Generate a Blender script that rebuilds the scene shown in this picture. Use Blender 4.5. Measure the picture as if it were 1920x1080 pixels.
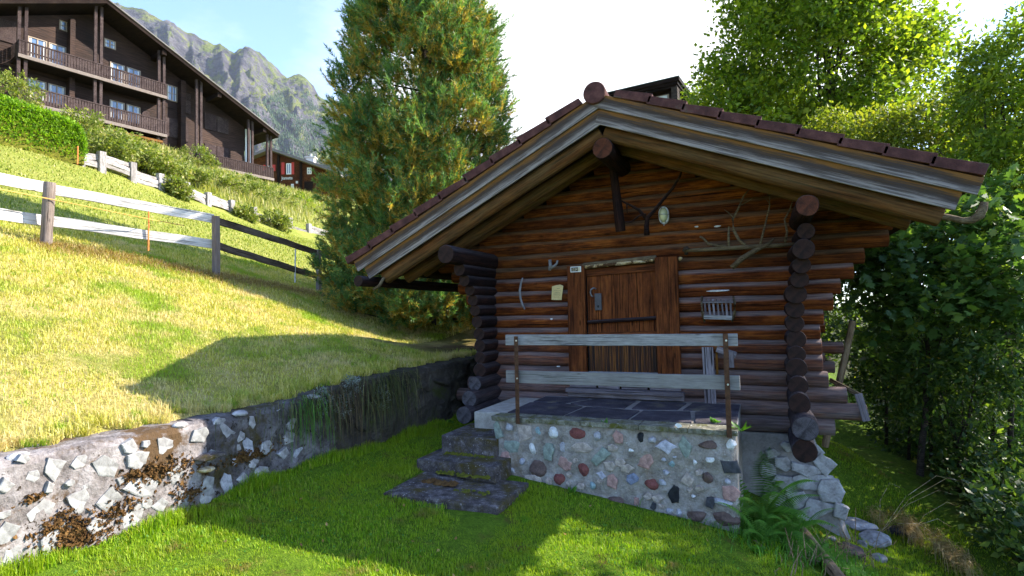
import bpy, math, random
import numpy as np
from math import sin, cos, radians, pi, hypot, atan2
from mathutils import Matrix, Vector, noise as mnoise
random.seed(7); rng = np.random.default_rng(11)
for o in list(bpy.data.objects): bpy.data.objects.remove(o)
S = bpy.context.scene; COL = S.collection

# ------------------------------------------------------------------ camera
YAW, PITCH, ROLL, FPX, EYE = radians(23.8), radians(2.6), radians(1.3), 1040., 1.9
fw = np.array([-sin(YAW)*cos(PITCH), cos(YAW)*cos(PITCH), sin(PITCH)])
rt = np.array([cos(YAW), sin(YAW), 0.]); up = np.cross(rt, fw)
rt2 = rt*cos(ROLL)-up*sin(ROLL); up2 = up*cos(ROLL)+rt*sin(ROLL)
CAM = np.array([0, 0, EYE])
cd = bpy.data.cameras.new('camera'); cam = bpy.data.objects.new('camera', cd); COL.objects.link(cam)
cd.sensor_width = 36; cd.lens = 36*FPX/1920; cd.clip_end = 20000; cd.clip_start = .05
cam.matrix_world = Matrix(((rt2[0], up2[0], -fw[0], 0), (rt2[1], up2[1], -fw[1], 0), (rt2[2], up2[2], -fw[2], EYE), (0, 0, 0, 1)))
S.camera = cam
def ray(x, y): return rt2*(x-960)/FPX + up2*(540-y)/FPX + fw
def onY(x, y, Y): d = ray(x, y); return CAM+d*(Y/d[1])
def onX(x, y, X): d = ray(x, y); return CAM+d*(X/d[0])
def onZ(x, y, Z): d = ray(x, y); return CAM+d*((Z-EYE)/d[2])
def atD(x, y, D): return CAM+ray(x, y)*D

# ------------------------------------------------------------------ light
SAZ, SEL = radians(54), radians(34)
SUN = np.array([sin(SAZ)*cos(SEL), cos(SAZ)*cos(SEL), sin(SEL)])
sl = bpy.data.lights.new('sun', 'SUN'); so = bpy.data.objects.new('sun', sl); COL.objects.link(so)
sl.energy = 4.5; sl.angle = radians(.5); sl.color = (1, .93, .80)
so.rotation_euler = Vector(SUN).to_track_quat('Z', 'Y').to_euler()
W = bpy.data.worlds.new('World'); S.world = W; W.use_nodes = True
S.view_settings.view_transform = 'Standard'; S.view_settings.look = 'None'
S.view_settings.exposure = 1.86; S.view_settings.gamma = 1

class NT:
    "tiny helper for node trees"
    def __init__(s, t): s.t = t; s.t.nodes.clear()
    def n(s, typ, ins=None, **kw):
        nd = s.t.nodes.new(typ)
        for k, v in kw.items(): setattr(nd, k, v)
        for k, v in (ins or {}).items():
            sk = nd.inputs[k]
            if isinstance(v, bpy.types.NodeSocket): s.t.links.new(v, sk)
            else:
                if sk.type == 'RGBA' and len(v) == 3: v = (*v, 1)
                sk.default_value = v
        return nd
    def ramp(s, f, stops):
        r = s.n('ShaderNodeValToRGB', {'Fac': f}); e = r.color_ramp.elements
        while len(e) < len(stops): e.new(.5)
        for i, (p, c) in enumerate(stops):
            e[i].position = p
            if not hasattr(c, '__len__'): c = (c, c, c)
            e[i].color = (*c[:3], 1)
        return r.outputs[0]
    def mix(s, f, a, b, mode='MIX'):
        m = s.n('ShaderNodeMix', data_type='RGBA', blend_type=mode)
        for i, v in ((0, f), (6, a), (7, b)):
            if isinstance(v, bpy.types.NodeSocket): s.t.links.new(v, m.inputs[i])
            else: m.inputs[i].default_value = v if i == 0 else (*v[:3], 1)
        return m.outputs[2]
    def math(s, op, a, b=0., c=0., clamp=False):
        m = s.n('ShaderNodeMath', operation=op, use_clamp=clamp)
        for i, v in enumerate((a, b, c)):
            if isinstance(v, bpy.types.NodeSocket): s.t.links.new(v, m.inputs[i])
            else: m.inputs[i].default_value = v
        return m.outputs[0]
    def noise(s, vec, scale, detail=4, rough=.55, sc=None):
        if sc is not None: vec = s.n('ShaderNodeMapping', {'Vector': vec, 'Scale': sc}).outputs[0]
        return s.n('ShaderNodeTexNoise', {'Vector': vec, 'Scale': scale, 'Detail': detail, 'Roughness': rough}).outputs[0]

t = NT(W.node_tree)
tc = t.n('ShaderNodeTexCoord').outputs['Generated']
sky = t.n('ShaderNodeTexSky', sky_type='NISHITA', sun_disc=False, sun_elevation=SEL, sun_rotation=SAZ, air_density=.85, dust_density=.3, ozone_density=2.5)
cdir = ray(1170, 120); cdir /= np.linalg.norm(cdir)
dp = t.n('ShaderNodeVectorMath', {0: tc, 1: tuple(cdir)}, operation='DOT_PRODUCT').outputs['Value']
glow = t.n('ShaderNodeMapRange', {'Value': dp, 'From Min': .85, 'From Max': .98, 'To Min': 0, 'To Max': 1}).outputs[0]
nz = t.noise(tc, 2.6, 7, .62, sc=(1, 1, 2.6))
cm = t.math('ADD', t.math('MULTIPLY', nz, 1.5), t.math('MULTIPLY', glow, 1.0))
mask = t.ramp(t.math('MULTIPLY', cm, .5), [(.43, .0), (.56, .2), (.66, .75), (.76, 1)])
colr = t.mix(mask, t.mix(1., sky.outputs[0], (.80, .89, 1.0), 'MULTIPLY'), (3.6, 3.6, 3.6))
bg = t.n('ShaderNodeBackground', {'Color': colr, 'Strength': .15})
t.n('ShaderNodeOutputWorld', {'Surface': bg.outputs[0]})

# ------------------------------------------------------------------ materials
MATS = {}
def newmat(name):
    m = bpy.data.materials.new(name); m.use_nodes = True; MATS[name] = m
    return m, NT(m.node_tree)
def finish(t, col, rough=.8, bump=None, bs=.3, bd=.02, spec=.3, metal=0, extra=None):
    ins = {'Base Color': col, 'Roughness': rough, 'Specular IOR Level': spec, 'Metallic': metal}
    if bump is not None:
        ins['Normal'] = t.n('ShaderNodeBump', {'Height': bump, 'Strength': bs, 'Distance': bd}).outputs[0]
    p = t.n('ShaderNodeBsdfPrincipled', ins)
    t.n('ShaderNodeOutputMaterial', {'Surface': extra(t, p.outputs[0]) if extra else p.outputs[0]})

def wood(name, dark, mid, light, grey=(.2, .19, .2), topgrey=0., greyamt=0., lowgrey=None, scale=1., bs=.5, rough=.85, patch=None):
    m, t = newmat(name)
    c = t.n('ShaderNodeTexCoord').outputs['Object']; oi = t.n('ShaderNodeObjectInfo').outputs['Random']
    off = t.n('ShaderNodeVectorMath', {0: c}, operation='ADD')
    cmb = t.n('ShaderNodeCombineXYZ', {'X': t.math('MULTIPLY', oi, 37.), 'Y': t.math('MULTIPLY', oi, 11.), 'Z': t.math('MULTIPLY', oi, 5.)}).outputs[0]
    t.t.links.new(cmb, off.inputs[1]); v = off.outputs[0]
    g = t.noise(v, 3*scale, 8, .65, sc=(.9, 16, 16)); gf = t.noise(v, 9*scale, 5, .7, sc=(.5, 14, 14))
    big = t.noise(v, 2.2*scale, 6, .68, sc=(1.2, 3., 3.))
    f = t.math('ADD', t.math('MULTIPLY', g, .55), t.math('MULTIPLY', big, .5))
    col = t.ramp(f, [(.40, dark), (.51, mid), (.63, light)])
    col = t.mix(t.ramp(gf, [(.34, .75), (.46, 0)]), col, tuple(x*.25 for x in dark))
    col = t.mix(t.math('MULTIPLY', t.math('POWER', oi, 1.5), .6), col, dark)
    cr_ = t.ramp(t.noise(v, 2.2*scale, 3, .5, sc=(.35, 30, 30)), [(.36, 1), (.385, 0)]); col = t.mix(t.math('MULTIPLY', cr_, .85), col, tuple(x*.12 for x in dark))
    kn = t.ramp(t.n('ShaderNodeTexVoronoi', {'Vector': t.n('ShaderNodeMapping', {'Vector': v, 'Scale': (2.2, 7, 7)}).outputs[0], 'Scale': 1.0*scale, 'Randomness': 1.}).outputs['Distance'], [(.05, 1), (.11, 0)]); col = t.mix(t.math('MULTIPLY', kn, .7), col, tuple(x*.4 for x in dark))
    if patch: col = t.mix(t.ramp(t.noise(v, 1.7, 3, .5, sc=(1, 3, 3)), [(.56, 0), (.62, .8)]), col, patch)
    gm = None
    if topgrey:
        nzz = t.n('ShaderNodeSeparateXYZ', {'Vector': t.n('ShaderNodeNewGeometry').outputs['Normal']}).outputs['Z']
        gm = t.math('MULTIPLY', t.ramp(t.math('ADD', nzz, t.math('MULTIPLY', t.noise(v, 2, 5, .6, sc=(1.3, 6, 6)), .5)), [(.42, 0), (.72, 1)]), topgrey)
    if lowgrey:
        pz = t.n('ShaderNodeSeparateXYZ', {'Vector': t.n('ShaderNodeNewGeometry').outputs['Position']}).outputs['Z']
        lg = t.n('ShaderNodeMapRange', {'Value': t.math('ADD', pz, t.math('MULTIPLY', t.noise(v, 2, 4), .6)), 'From Min': lowgrey[0], 'From Max': lowgrey[1], 'To Min': 1., 'To Max': 0.}).outputs[0]
        lg = t.math('MULTIPLY', lg, t.ramp(t.noise(v, 3, 5, .6, sc=(1, 5, 5)), [(.35, .55), (.6, 1)]))
        gm = t.math('MAXIMUM', gm, lg) if gm is not None else lg
    if greyamt:
        ga = t.ramp(t.noise(v, 1.6, 6, .6, sc=(1, 7, 7)), [(.35, max(0, greyamt-.3)), (.6, greyamt)])
        gm = t.math('MAXIMUM', gm, ga) if gm is not None else ga
    if gm is not None:
        gc = t.mix(t.ramp(g, [(.35, 0), (.6, 1)]), tuple(x*.45 for x in grey), grey)
        col = t.mix(gm, col, gc)
    finish(t, col, rough, t.math('ADD', g, t.math('MULTIPLY', gf, .6)), bs, .02, .10)
    return m
def endgrain(name, a, b):
    m, t = newmat(name)
    c = t.n('ShaderNodeTexCoord').outputs['Object']; oi = t.n('ShaderNodeObjectInfo').outputs['Random']
    s = t.n('ShaderNodeSeparateXYZ', {'Vector': c})
    r = t.math('POWER', t.math('ADD', t.math('POWER', s.outputs['Y'], 2.), t.math('POWER', s.outputs['Z'], 2.)), .5)
    r = t.math('ADD', r, t.math('MULTIPLY', t.noise(c, 9, 3), .012))
    rings = t.math('SINE', t.math('MULTIPLY', r, 520.))
    n2 = t.noise(c, 14, 6, .7)
    col = t.mix(t.math('MULTIPLY_ADD', rings, .25, .35), a, b); col = t.mix(t.ramp(n2, [(.4, .0), (.62, .8)]), col, tuple(x*.3 for x in a))
    ang = t.math('ARCTAN2', s.outputs['Y'], s.outputs['Z'])
    crk = t.ramp(t.math('ABSOLUTE', t.math('SINE', t.math('ADD', t.math('MULTIPLY', ang, 1.), t.math('MULTIPLY', oi, 9.)))), [(.0, 1), (.05, 0)])
    col = t.mix(t.math('MULTIPLY', crk, .8), col, (.006, .004, .003))
    finish(t, col, .85, t.math('ADD', rings, n2), .3, .004)
    return m
def speck(name, cols, scale=6, rough=.9, bs=.5, bd=.02, coord='Position', fine=40, second=None, spec=.2, sc=None):
    m, t = newmat(name)
    if coord == 'Position': v = t.n('ShaderNodeNewGeometry').outputs['Position']
    else: v = t.n('ShaderNodeTexCoord').outputs['Object']
    a = t.noise(v, scale, 7, .65, sc=sc); b = t.noise(v, fine, 4, .7)
    f = t.math('ADD', t.math('MULTIPLY', a, .7), t.math('MULTIPLY', b, .3))
    k = len(cols); col = t.ramp(f, [(.33+.34*i/(k-1), c) for i, c in enumerate(cols)])
    if second:
        for (sc2, lo, hi, c2) in second:
            col = t.mix(t.ramp(t.noise(v, sc2, 6, .7), [(lo, 0), (hi, 1)]), col, c2)
    finish(t, col, rough, t.math('ADD', a, t.math('MULTIPLY', b, .5)), bs, bd, spec)
    return m
def leaf(name, stops, trans=.45, rough=.55, dry=None, spec=.35, tb=1.0):
    m, t = newmat(name)
    v = t.n('ShaderNodeAttribute', attribute_name='var').outputs['Fac']
    col = t.ramp(v, stops)
    if dry:
        p = t.n('ShaderNodeNewGeometry').outputs['Position']
        for (sc, lo, hi, c) in dry: col = t.mix(t.ramp(t.noise(p, sc, 5, .6), [(lo, 0), (hi, 1)]), col, c)
    def ex(t, sh):
        tc = t.mix(1., col, (1.25*tb, 1.35*tb, .55*tb), 'MULTIPLY')
        tr = t.n('ShaderNodeBsdfTranslucent', {'Color': tc}).outputs[0]
        mx = t.n('ShaderNodeMixShader', {0: trans}); t.t.links.new(sh, mx.inputs[1]); t.t.links.new(tr, mx.inputs[2]); return mx.outputs[0]
    finish(t, col, rough, spec=spec, extra=ex)
    return m
def plain(name, c, rough=.6, metal=0, spec=.4, var=.25, scale=12, emit=0):
    m, t = newmat(name)
    v = t.n('ShaderNodeTexCoord').outputs['Object']; a = t.noise(v, scale, 6, .65)
    col = t.mix(t.ramp(a, [(.35, 0), (.65, 1)]), tuple(x*(1-var) for x in c), tuple(min(1, x*(1+var*.6)) for x in c))
    finish(t, col, rough, a, .15, .004, spec, metal)
    return m

wood('log_wood', (.040, .010, .004), (.15, .037, .010), (.32, .092, .019), grey=(.25, .20, .195), topgrey=.7, lowgrey=(.75, 1.9), bs=.8)
wood('gable_wood', (.040, .010, .004), (.15, .040, .010), (.32, .095, .019), grey=(.19, .13, .08), topgrey=.6, bs=.8)
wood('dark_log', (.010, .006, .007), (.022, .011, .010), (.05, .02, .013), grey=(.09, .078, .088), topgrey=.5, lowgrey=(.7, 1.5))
wood('rafter_wood', (.05, .016, .005), (.15, .048, .012), (.28, .095, .022), grey=(.20, .15, .075), topgrey=0, greyamt=.45)
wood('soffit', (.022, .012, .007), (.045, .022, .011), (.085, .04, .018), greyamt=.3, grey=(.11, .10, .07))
wood('grey_board', (.10, .085, .08), (.25, .23, .24), (.42, .40, .43), bs=.6, greyamt=.5, grey=(.40, .39, .43), scale=1.2)
wood('orange_board', (.10, .04, .01), (.22, .09, .016), (.32, .14, .025), greyamt=.25, grey=(.15, .12, .10))
wood('door_wood', (.045, .014, .006), (.15, .042, .013), (.27, .082, .022), bs=.5, lowgrey=(.6, 1.1), grey=(.10, .09, .09))
wood('rail_board', (.18, .165, .155), (.27, .255, .25), (.36, .345, .34), bs=.2, scale=1.6, grey=(.4, .4, .4))
wood('sill_wood', (.10, .08, .085), (.20, .17, .18), (.31, .275, .295))
wood('fence_wood', (.36, .33, .30), (.62, .59, .57), (.78, .76, .75), grey=(.7, .68, .70), greyamt=.3, scale=.8)
wood('dark_rail', (.05, .035, .025), (.11, .08, .06), (.18, .14, .11), scale=.8)  # darker copy of the rail wood, tree shade put into the colour
wood('post_wood', (.16, .12, .10), (.28, .22, .19), (.38, .32, .28), greyamt=.2)
wood('branch_wood', (.06, .04, .025), (.14, .10, .06), (.26, .20, .12), scale=2)
wood('pole_wood', (.16, .10, .06), (.30, .20, .12), (.42, .30, .19), scale=1.2)
wood('crib_wood', (.14, .12, .11), (.34, .31, .305), (.56, .54, .53), scale=1.6)
wood('hotel_wood', (.008, .005, .004), (.018, .010, .008), (.032, .020, .015), scale=.25, bs=.2)
wood('balcony_wood', (.030, .019, .018), (.062, .042, .040), (.105, .075, .070), scale=.4, bs=.2)
wood('chalet_wood', (.04, .013, .006), (.09, .032, .011), (.15, .058, .02), scale=.25)
wood('bark', (.03, .022, .018), (.07, .052, .04), (.13, .10, .08), scale=1.5, bs=1.)
endgrain('end_dark', (.018, .008, .006), (.065, .024, .016))
endgrain('end_grey', (.06, .05, .055), (.17, .15, .165))
endgrain('end_brown', (.07, .018, .008), (.17, .05, .018))
speck('roof_tile', [(.035, .016, .015), (.085, .034, .031), (.15, .065, .056)], 9, bs=.6, bd=.006, fine=120, second=[(3, .58, .72, (.10, .09, .07))])
speck('slate', [(.022, .019, .024), (.055, .048, .062), (.11, .10, .12)], 5, bs=.5, fine=60, second=[(2.5, .56, .66, (.13, .11, .08))])
speck('mossy_edge', [(.06, .055, .04), (.17, .16, .12), (.34, .32, .27)], 14, bs=1., bd=.01, fine=70, second=[(5, .52, .62, (.10, .095, .02)), (22, .62, .66, (.55, .55, .52))])
speck('mortar', [(.13, .105, .085), (.30, .265, .235), (.47, .43, .40)], 7, bs=1., bd=.02, fine=55, second=[(1.6, .54, .70, (.20, .14, .085)), (30, .64, .68, (.55, .53, .5))])
speck('mortar_warm', [(.15, .13, .11), (.29, .26, .24), (.42, .39, .37)], 3, bs=.9, bd=.02, fine=30)
speck('wall_concrete', [(.055, .045, .042), (.20, .175, .17), (.36, .33, .33)], 6, bs=1., bd=.02, fine=45, second=[(2.3, .53, .60, (.085, .05, .024)), (17, .60, .64, (.03, .02, .012))])
speck('rubble', [(.03, .025, .024), (.11, .095, .095), (.23, .21, .215)], 6, bs=1., bd=.02, fine=45, second=[(2.3, .50, .58, (.06, .045, .018)), (17, .58, .64, (.02, .015, .01))])
speck('old_wall', [(.022, .018, .013), (.055, .045, .035), (.12, .10, .085)], 6, bs=1., bd=.03, fine=40, second=[(3, .53, .62, (.045, .05, .012))])
speck('moss_brown', [(.05, .024, .008), (.12, .06, .018), (.22, .12, .04)], 14, bs=1., bd=.02, fine=80)
speck('moss_green', [(.05, .05, .006), (.12, .12, .012), (.22, .20, .02)], 14, bs=1., bd=.02, fine=80)
speck('step_concrete', [(.02, .015, .014), (.085, .07, .068), (.24, .21, .21)], 12, bs=1., bd=.015, fine=90, second=[(3.5, .47, .60, (.075, .055, .012)), (35, .62, .66, (.42, .40, .40))])
speck('light_concrete', [(.26, .23, .19), (.40, .36, .31), (.52, .48, .43)], 8, bs=.4, bd=.006, fine=60)
speck('soil', [(.02, .012, .007), (.05, .03, .018), (.11, .07, .04)], 9, bs=1., bd=.03, fine=50)
speck('rock', [(.13, .115, .11), (.31, .29, .29), (.50, .47, .47)], 7, bs=.9, bd=.02, coord='Object', fine=40, second=[(5, .58, .68, (.62, .60, .63))])
speck('pale_stone', [(.10, .095, .09), (.22, .215, .21), (.37, .36, .355)], 7, bs=.7, bd=.012, coord='Object', fine=40)
for nm, c in dict(red=(.20, .045, .035), pink=(.40, .20, .16), black=(.02, .021, .024), white=(.62, .60, .58), grey=(.34, .33, .37), green=(.22, .27, .22), blue=(.17, .20, .30), brown=(.13, .075, .06), tan=(.40, .31, .25), teal=(.20, .32, .34), dkgrey=(.06, .06, .07), lilac=(.42, .40, .48)).items():
    gy_ = sum(c)/3; c = tuple(x*.72+gy_*.28 for x in c)
    speck('stone_'+nm, [tuple(x*.55 for x in c), c, tuple(min(.8, x*1.5) for x in c)], 16, bs=.7, bd=.008, coord='Object', fine=70)
plain('rust', (.10, .045, .022), .75, .4, var=.5, scale=25)
plain('bolt', (.6, .6, .6), .35, .8)
plain('iron', (.07, .07, .08), .5, .7)
plain('horn', (.22, .21, .22), .5)
plain('paper', (.62, .48, .22), .8, var=.15)
plain('ink', (.12, .09, .05), .8)
speck('stone_face', [(.11, .10, .10), (.27, .26, .255), (.44, .43, .42)], 7, bs=.7, bd=.012, coord='Object', fine=40)
speck('foundation_rock', [(.16, .145, .14), (.34, .32, .31), (.52, .50, .49)], 6, bs=.9, bd=.02, coord='Object', fine=40)
plain('white_paint', (.75, .75, .72), .5, var=.1)
plain('plate_dark', (.035, .025, .02), .5); plain('plate_cream', (.62, .55, .35), .5, var=.05)
plain('orange_plastic', (.75, .22, .05), .5); plain('white_plastic', (.7, .7, .72), .5); plain('yellow_cord', (.8, .42, .1), .6)
plain('red_paint', (.50, .045, .03), .6, var=.15); plain('grey_metal', (.3, .31, .33), .5, .5); plain('green_metal', (.05, .10, .075), .5, .2)
plain('window_frame', (.32, .24, .17), .6, var=.1); plain('interior', (.02, .02, .025), .8); plain('curtain', (.7, .7, .68), .9, var=.1)
plain('hotel_roof', (.17, .15, .14), .8); plain('hotel_plaster', (.6, .58, .52), .9, var=.1)
m, t = newmat('glass'); finish(t, (.10, .16, .26), .06, spec=1.0)
m, t = newmat('lamp_glass'); finish(t, (.50, .50, .30), .2, spec=.8)

# ground
m, t = newmat('ground')
P = t.n('ShaderNodeNewGeometry').outputs['Position']; sp = t.n('ShaderNodeSeparateXYZ', {'Vector': P})
n1 = t.noise(P, .9, 6, .6); n2 = t.noise(P, 14, 6, .7); n3 = t.noise(P, 60, 4, .7); n4 = t.noise(P, 3.2, 6, .65)
lawn = t.ramp(t.math('ADD', t.math('MULTIPLY', n2, .5), t.math('MULTIPLY', n3, .5)), [(.36, (.045, .085, .005)), (.52, (.11, .19, .012)), (.68, (.19, .28, .02))])
lawn = t.mix(t.ramp(n4, [(.57, 0), (.68, .85)]), lawn, (.11, .075, .022))
dry = t.ramp(t.math('ADD', t.math('MULTIPLY', n2, .5), t.math('MULTIPLY', n3, .5)), [(.34, (.20, .16, .035)), (.5, (.45, .37, .12)), (.66, (.62, .50, .26))])
dry = t.mix(t.ramp(n1, [(.46, 0), (.60, .75)]), dry, (.17, .20, .022))
zz = t.math('SUBTRACT', sp.outputs['Z'], t.math('MULTIPLY', sp.outputs['X'], .13))
isup = t.ramp(t.math('MULTIPLY_ADD', zz, .25, t.math('MULTIPLY', n1, .1)), [(.30, 0), (.40, 1)])
isup = t.n('ShaderNodeMapRange', {'Value': sp.outputs['Z'], 'From Min': .75, 'From Max': .95}).outputs[0]
far_ = t.n('ShaderNodeMapRange', {'Value': sp.outputs['X'], 'From Min': -10.5, 'From Max': -13}).outputs[0]; dry = t.mix(t.math('MULTIPLY', far_, .75), dry, (.20, .24, .035)); col = t.mix(isup, lawn, dry)
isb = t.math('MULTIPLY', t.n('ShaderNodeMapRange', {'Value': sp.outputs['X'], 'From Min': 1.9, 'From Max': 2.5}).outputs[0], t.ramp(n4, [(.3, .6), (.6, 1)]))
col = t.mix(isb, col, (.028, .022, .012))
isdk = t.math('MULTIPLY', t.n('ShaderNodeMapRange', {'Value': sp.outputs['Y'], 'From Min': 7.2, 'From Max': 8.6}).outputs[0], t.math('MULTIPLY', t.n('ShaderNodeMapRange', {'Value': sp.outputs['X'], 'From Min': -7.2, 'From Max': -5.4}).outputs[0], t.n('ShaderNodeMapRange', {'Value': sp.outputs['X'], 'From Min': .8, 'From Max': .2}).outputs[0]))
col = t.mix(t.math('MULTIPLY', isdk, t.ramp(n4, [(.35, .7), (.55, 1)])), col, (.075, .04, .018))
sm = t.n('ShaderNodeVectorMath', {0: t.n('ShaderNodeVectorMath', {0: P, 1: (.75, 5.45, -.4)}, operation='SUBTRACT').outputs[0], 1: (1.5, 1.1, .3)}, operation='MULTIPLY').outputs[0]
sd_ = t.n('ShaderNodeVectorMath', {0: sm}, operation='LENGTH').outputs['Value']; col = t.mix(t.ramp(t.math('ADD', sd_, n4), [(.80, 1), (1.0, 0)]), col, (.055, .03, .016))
isf = t.n('ShaderNodeMapRange', {'Value': t.math('ABSOLUTE', t.math('ADD', sp.outputs['X'], 0.)), 'From Min': 60, 'From Max': 90}).outputs[0]
col = t.mix(isf, col, (.07, .11, .02))
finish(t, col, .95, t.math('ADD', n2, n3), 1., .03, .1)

m, t = newmat('mountain')
P = t.n('ShaderNodeNewGeometry').outputs['Position']; N = t.n('ShaderNodeSeparateXYZ', {'Vector': t.n('ShaderNodeNewGeometry').outputs['True Normal']})
sp = t.n('ShaderNodeSeparateXYZ', {'Vector': P})
a = t.noise(P, .009, 9, .68); b = t.noise(P, .0025, 8, .62); st = t.noise(P, .004, 8, .7, sc=(1, 1, 5))
rock = t.ramp(t.math('ADD', t.math('MULTIPLY', a, .5), t.math('MULTIPLY', st, .5)), [(.38, (.045, .042, .055)), (.5, (.105, .098, .115)), (.62, (.19, .175, .18))])
grs = t.ramp(a, [(.35, (.06, .085, .018)), (.5, (.12, .15, .03)), (.65, (.20, .205, .06))])
f = t.math('ADD', t.math('MULTIPLY', N.outputs['Z'], .8), t.math('MULTIPLY', t.math('SUBTRACT', b, .5), 1.9))
f = t.math('ADD', f, t.math('MULTIPLY', t.math('SUBTRACT', a, .5), 1.4))
f = t.math('SUBTRACT', f, t.math('MULTIPLY', t.n('ShaderNodeMapRange', {'Value': sp.outputs['Z'], 'From Min': 700, 'From Max': 1500}).outputs[0], .12))
col = t.mix(t.ramp(f, [(.27, 0), (.44, 1)]), rock, grs)
finish(t, col, .95, t.math('ADD', a, t.math('MULTIPLY', st, .8)), 1., 70., .1)
leaf('fir_far', [(0, (.018, .045, .022)), (1, (.06, .10, .04))], .1)

# foliage
leaf('pine_needles', [(0, (.055, .13, .040)), (.30, (.13, .24, .065)), (.55, (.29, .43, .13)), (.60, (.28, .19, .03)), (.8, (.48, .34, .055)), (1, (.66, .46, .12))], .4, .45)
leaf('beech_leaf', [(0, (.04, .09, .010)), (.5, (.15, .215, .018)), (1, (.40, .42, .03))], .55, tb=1.2)
leaf('walnut_leaf', [(0, (.05, .10, .014)), (.5, (.17, .24, .022)), (1, (.38, .42, .035))], .5, tb=1.1)
leaf('hazel_leaf', [(0, (.06, .10, .012)), (.5, (.18, .215, .020)), (.90, (.36, .34, .035)), (1, (.36, .20, .04))], .5, tb=1.)
leaf('maple_leaf', [(0, (.035, .08, .022)), (.6, (.10, .18, .04)), (.94, (.28, .36, .05)), (1, (.4, .25, .04))], .45, .4)
leaf('dark_leaf', [(0, (.02, .05, .013)), (.6, (.07, .125, .026)), (.95, (.24, .31, .04)), (1, (.42, .24, .04))], .45, .45)
leaf('hedge_leaf', [(0, (.08, .19, .008)), (1, (.28, .44, .018))], .4)
leaf('shrub_leaf', [(0, (.08, .12, .016)), (.6, (.21, .25, .045)), (.88, (.38, .35, .12)), (1, (.6, .48, .38))], .4)
leaf('bank_grass', [(0, (.13, .17, .025)), (.6, (.32, .31, .09)), (1, (.55, .46, .22))], .35)
leaf('lawn_grass', [(0, (.10, .21, .006)), (.5, (.23, .38, .010)), (.85, (.38, .52, .018)), (1, (.48, .42, .09))], .45, dry=[(.8, .45, .62, (.28, .36, .012)), (2.3, .58, .68, (.26, .19, .05)), (7, .60, .68, (.15, .30, .01))])
leaf('upper_grass', [(0, (.14, .19, .02)), (.5, (.27, .31, .045)), (.85, (.42, .40, .10)), (1, (.55, .46, .2))], .35)
leaf('slope_grass', [(0, (.26, .25, .03)), (.4, (.50, .47, .07)), (.8, (.68, .58, .18)), (1, (.78, .66, .36))], .35, dry=[(1.3, .50, .62, (.66, .52, .26)), (.9, .52, .62, (.30, .40, .03)), (6, .56, .64, (.24, .34, .02))])
leaf('tussock_grass', [(0, (.03, .04, .008)), (.7, (.09, .10, .025)), (1, (.20, .17, .06))], .3)
leaf('old_grass', [(0, (.05, .03, .014)), (.7, (.11, .07, .03)), (1, (.2, .14, .07))], .3)
leaf('fern_leaf', [(0, (.06, .17, .02)), (1, (.16, .34, .04))], .45)
leaf('dry_grass', [(0, (.20, .12, .04)), (.6, (.38, .25, .09)), (1, (.5, .38, .18))], .3)
leaf('weed_leaf', [(0, (.05, .15, .012)), (1, (.13, .30, .03))], .4)
leaf('grey_plant', [(0, (.12, .15, .12)), (1, (.38, .42, .40))], .3)
leaf('dead_leaf', [(0, (.25, .10, .03)), (1, (.5, .3, .12))], .3)

# ------------------------------------------------------------------ object helpers
WM = {}
def tag(o, label=None, cat=None, group=None, kind=None):
    for k, v in (('label', label), ('category', cat), ('group', group), ('kind', kind)):
        if v: o[k] = v
    return o
def link(o, parent=None, M=None):
    COL.objects.link(o); M = M or Matrix.Identity(4)
    if parent is not None:
        o.parent = parent; o.matrix_parent_inverse = WM[parent.name].inverted()
    o.matrix_basis = M; WM[o.name] = M
    return o
def root(name, loc, label, cat, group=None):
    o = bpy.data.objects.new(name, None); o.empty_display_size = .1
    link(o, None, Matrix.Translation(Vector([float(v) for v in loc]))); return tag(o, label, cat, group)
def bigmesh(name, V, F, mats, parent=None, var=None, smooth=False, M=None, mi=None):
    "V (n,3) world coords, F (m,k) equal sized faces"
    V = np.asarray(V, np.float32); F = np.asarray(F, np.int32)
    me = bpy.data.meshes.new(name); k = F.shape[1]
    me.vertices.add(len(V)); me.vertices.foreach_set('co', V.ravel())
    me.loops.add(F.size); me.loops.foreach_set('vertex_index', F.ravel())
    me.polygons.add(len(F)); me.polygons.foreach_set('loop_start', np.arange(0, F.size, k, dtype=np.int32))
    try: me.polygons.foreach_set('loop_total', np.full(len(F), k, np.int32))
    except Exception: pass
    if mi is not None: me.polygons.foreach_set('material_index', np.asarray(mi, np.int32))
    if smooth: me.polygons.foreach_set('use_smooth', np.ones(len(F), bool))
    me.update(calc_edges=True); me.validate()
    for mm in (mats if isinstance(mats, (list, tuple)) else [mats]): me.materials.append(MATS[mm])
    if var is not None:
        at = me.attributes.new('var', 'FLOAT', 'POINT'); at.data.foreach_set('value', np.asarray(var, np.float32))
    o = bpy.data.objects.new(name, me)
    return link(o, parent, M)
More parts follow.
